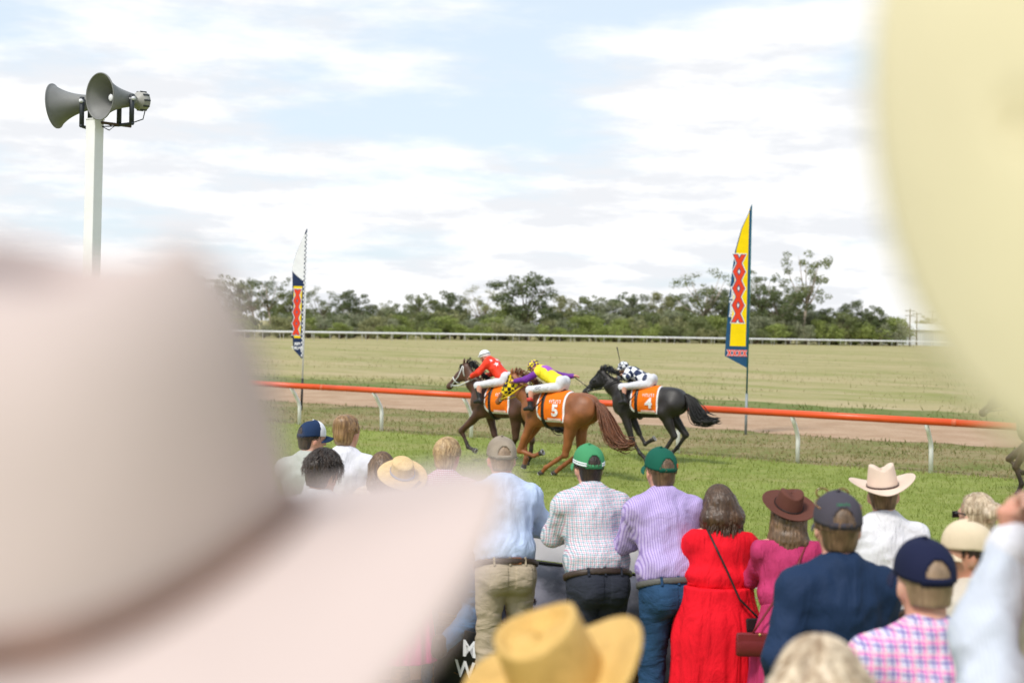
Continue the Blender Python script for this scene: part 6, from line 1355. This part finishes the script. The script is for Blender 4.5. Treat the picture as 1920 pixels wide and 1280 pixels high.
S_blk = checker('navy_white_blocks', (0.78, 0.78, 0.80), (0.02, 0.03, 0.08), 6.5); S_cw = checker('navy_white_cap', (0.78, 0.78, 0.80), (0.02, 0.03, 0.08), 15); S_cy = checker('yellow_purple_cap', (0.84, 0.66, 0.02), (0.10, 0.03, 0.16), 22); S_hw = plain('helmet_white', (0.78, 0.79, 0.81), 0.35, 0.4)
e, f, ss_ = jockey('jockey in red silks with white stars and white helmet', HB, S_red, S_hw, (-0.02, 1.71), 0.86, (0.42, 1.57), (0.32, 1.27), ((-0.20, 0.66, 1.74), (0.16, 0.62, 1.72)), head=(0.1, -0.35, 0))
for cx, cz, r in ((-0.085, 1.26, 0.062), (0.10, 1.24, 0.052), (0.0, 1.36, 0.052), (-0.14, 1.38, 0.045), (0.13, 1.39, 0.04)):
    b = MB(); V = [onto(ss_, f, (cx, cz), 0)] + [onto(ss_, f, (cx + r * (1 if k % 2 == 0 else 0.42) * math.sin(k * math.pi / 5), cz + r * (1 if k % 2 == 0 else 0.42) * math.cos(k * math.pi / 5)), 0) for k in range(10)]
    b.add(V, [(0, 1 + k, 1 + (k + 1) % 10) for k in range(10)], True); b.build('star', m_fw, e)
e, f, ss_ = jockey('jockey in yellow silks with purple sleeves and chequered cap', HC_, S_yel, S_cy, (-0.06, 1.72), 1.10, (0.42, 1.60), (0.36, 1.27), ((-0.16, 0.86, 1.74), (0.42, -0.06, 1.86)), head=(0.1, -0.75, 0), sleeve_m=S_pur, whip=((0.44, -0.06, 1.85), (0.48, -0.42, 1.62)))
b = MB(); V = [onto(ss_, f, (-0.11 + 0.22 * i / 6, 1.25 + 0.20 * j / 6 - 0.03 * (i / 6)), 0) for i in range(7) for j in range(7)]; b.add(V, [(i * 7 + j, i * 7 + j + 1, (i + 1) * 7 + j + 1, (i + 1) * 7 + j) for i in range(6) for j in range(6)], True); b.build('purple_patch', cloth('violet_patch', (0.36, 0.10, 0.50), fold=0.3), e)
def thigh(x, z, d):
    o0 = np.array([-0.70, x, z]); ts = np.linspace(0, 0.6, 120); v = f.breeches.at(o0[None] + np.array([1.0, 0, 0])[None] * ts[:, None]) - 0.004; return Vector(o0 + np.array([ts[int(np.argmax(v < 0))], 0, 0]))
text_mesh('GC', 0.075, thigh, 0, 0.001, True, 0, 0.24, 1.635).build('lettering', plain('ink_grey', (0.10, 0.11, 0.14)), e)
for i_ in (-1,): b = MB(); b.tube([tuple(f.legs[0][1] * 0.55 + f.legs[0][2] * 0.45), tuple(f.legs[0][1] * 0.35 + f.legs[0][2] * 0.65)], [0.063, 0.058], 14); b.build('boot_band', plain('boot_red', (0.55, 0.05, 0.04), 0.5), e)
e, f, ss_ = jockey('jockey in white silks with navy blocks raising a whip', HK, S_blk, S_cw, (-0.04, 1.68), 1.18, (0.46, 1.56), (0.36, 1.26), ((-0.28, 0.42, 1.80), (0.16, 0.72, 1.72)), head=(0.75, -0.5, -0.2), whip=((-0.30, 0.44, 1.76), (-0.34, 0.58, 2.38)))
e, f, ss_ = jockey('jockey in green silks on the trailing dark horse', HD, cloth('green_silk', (0.03, 0.22, 0.08), rough=0.5), S_hw, (0.02, 1.68), 0.95, (0.48, 1.56), (0.34, 1.27), ((-0.20, 0.70, 1.74), (0.16, 0.66, 1.72)))
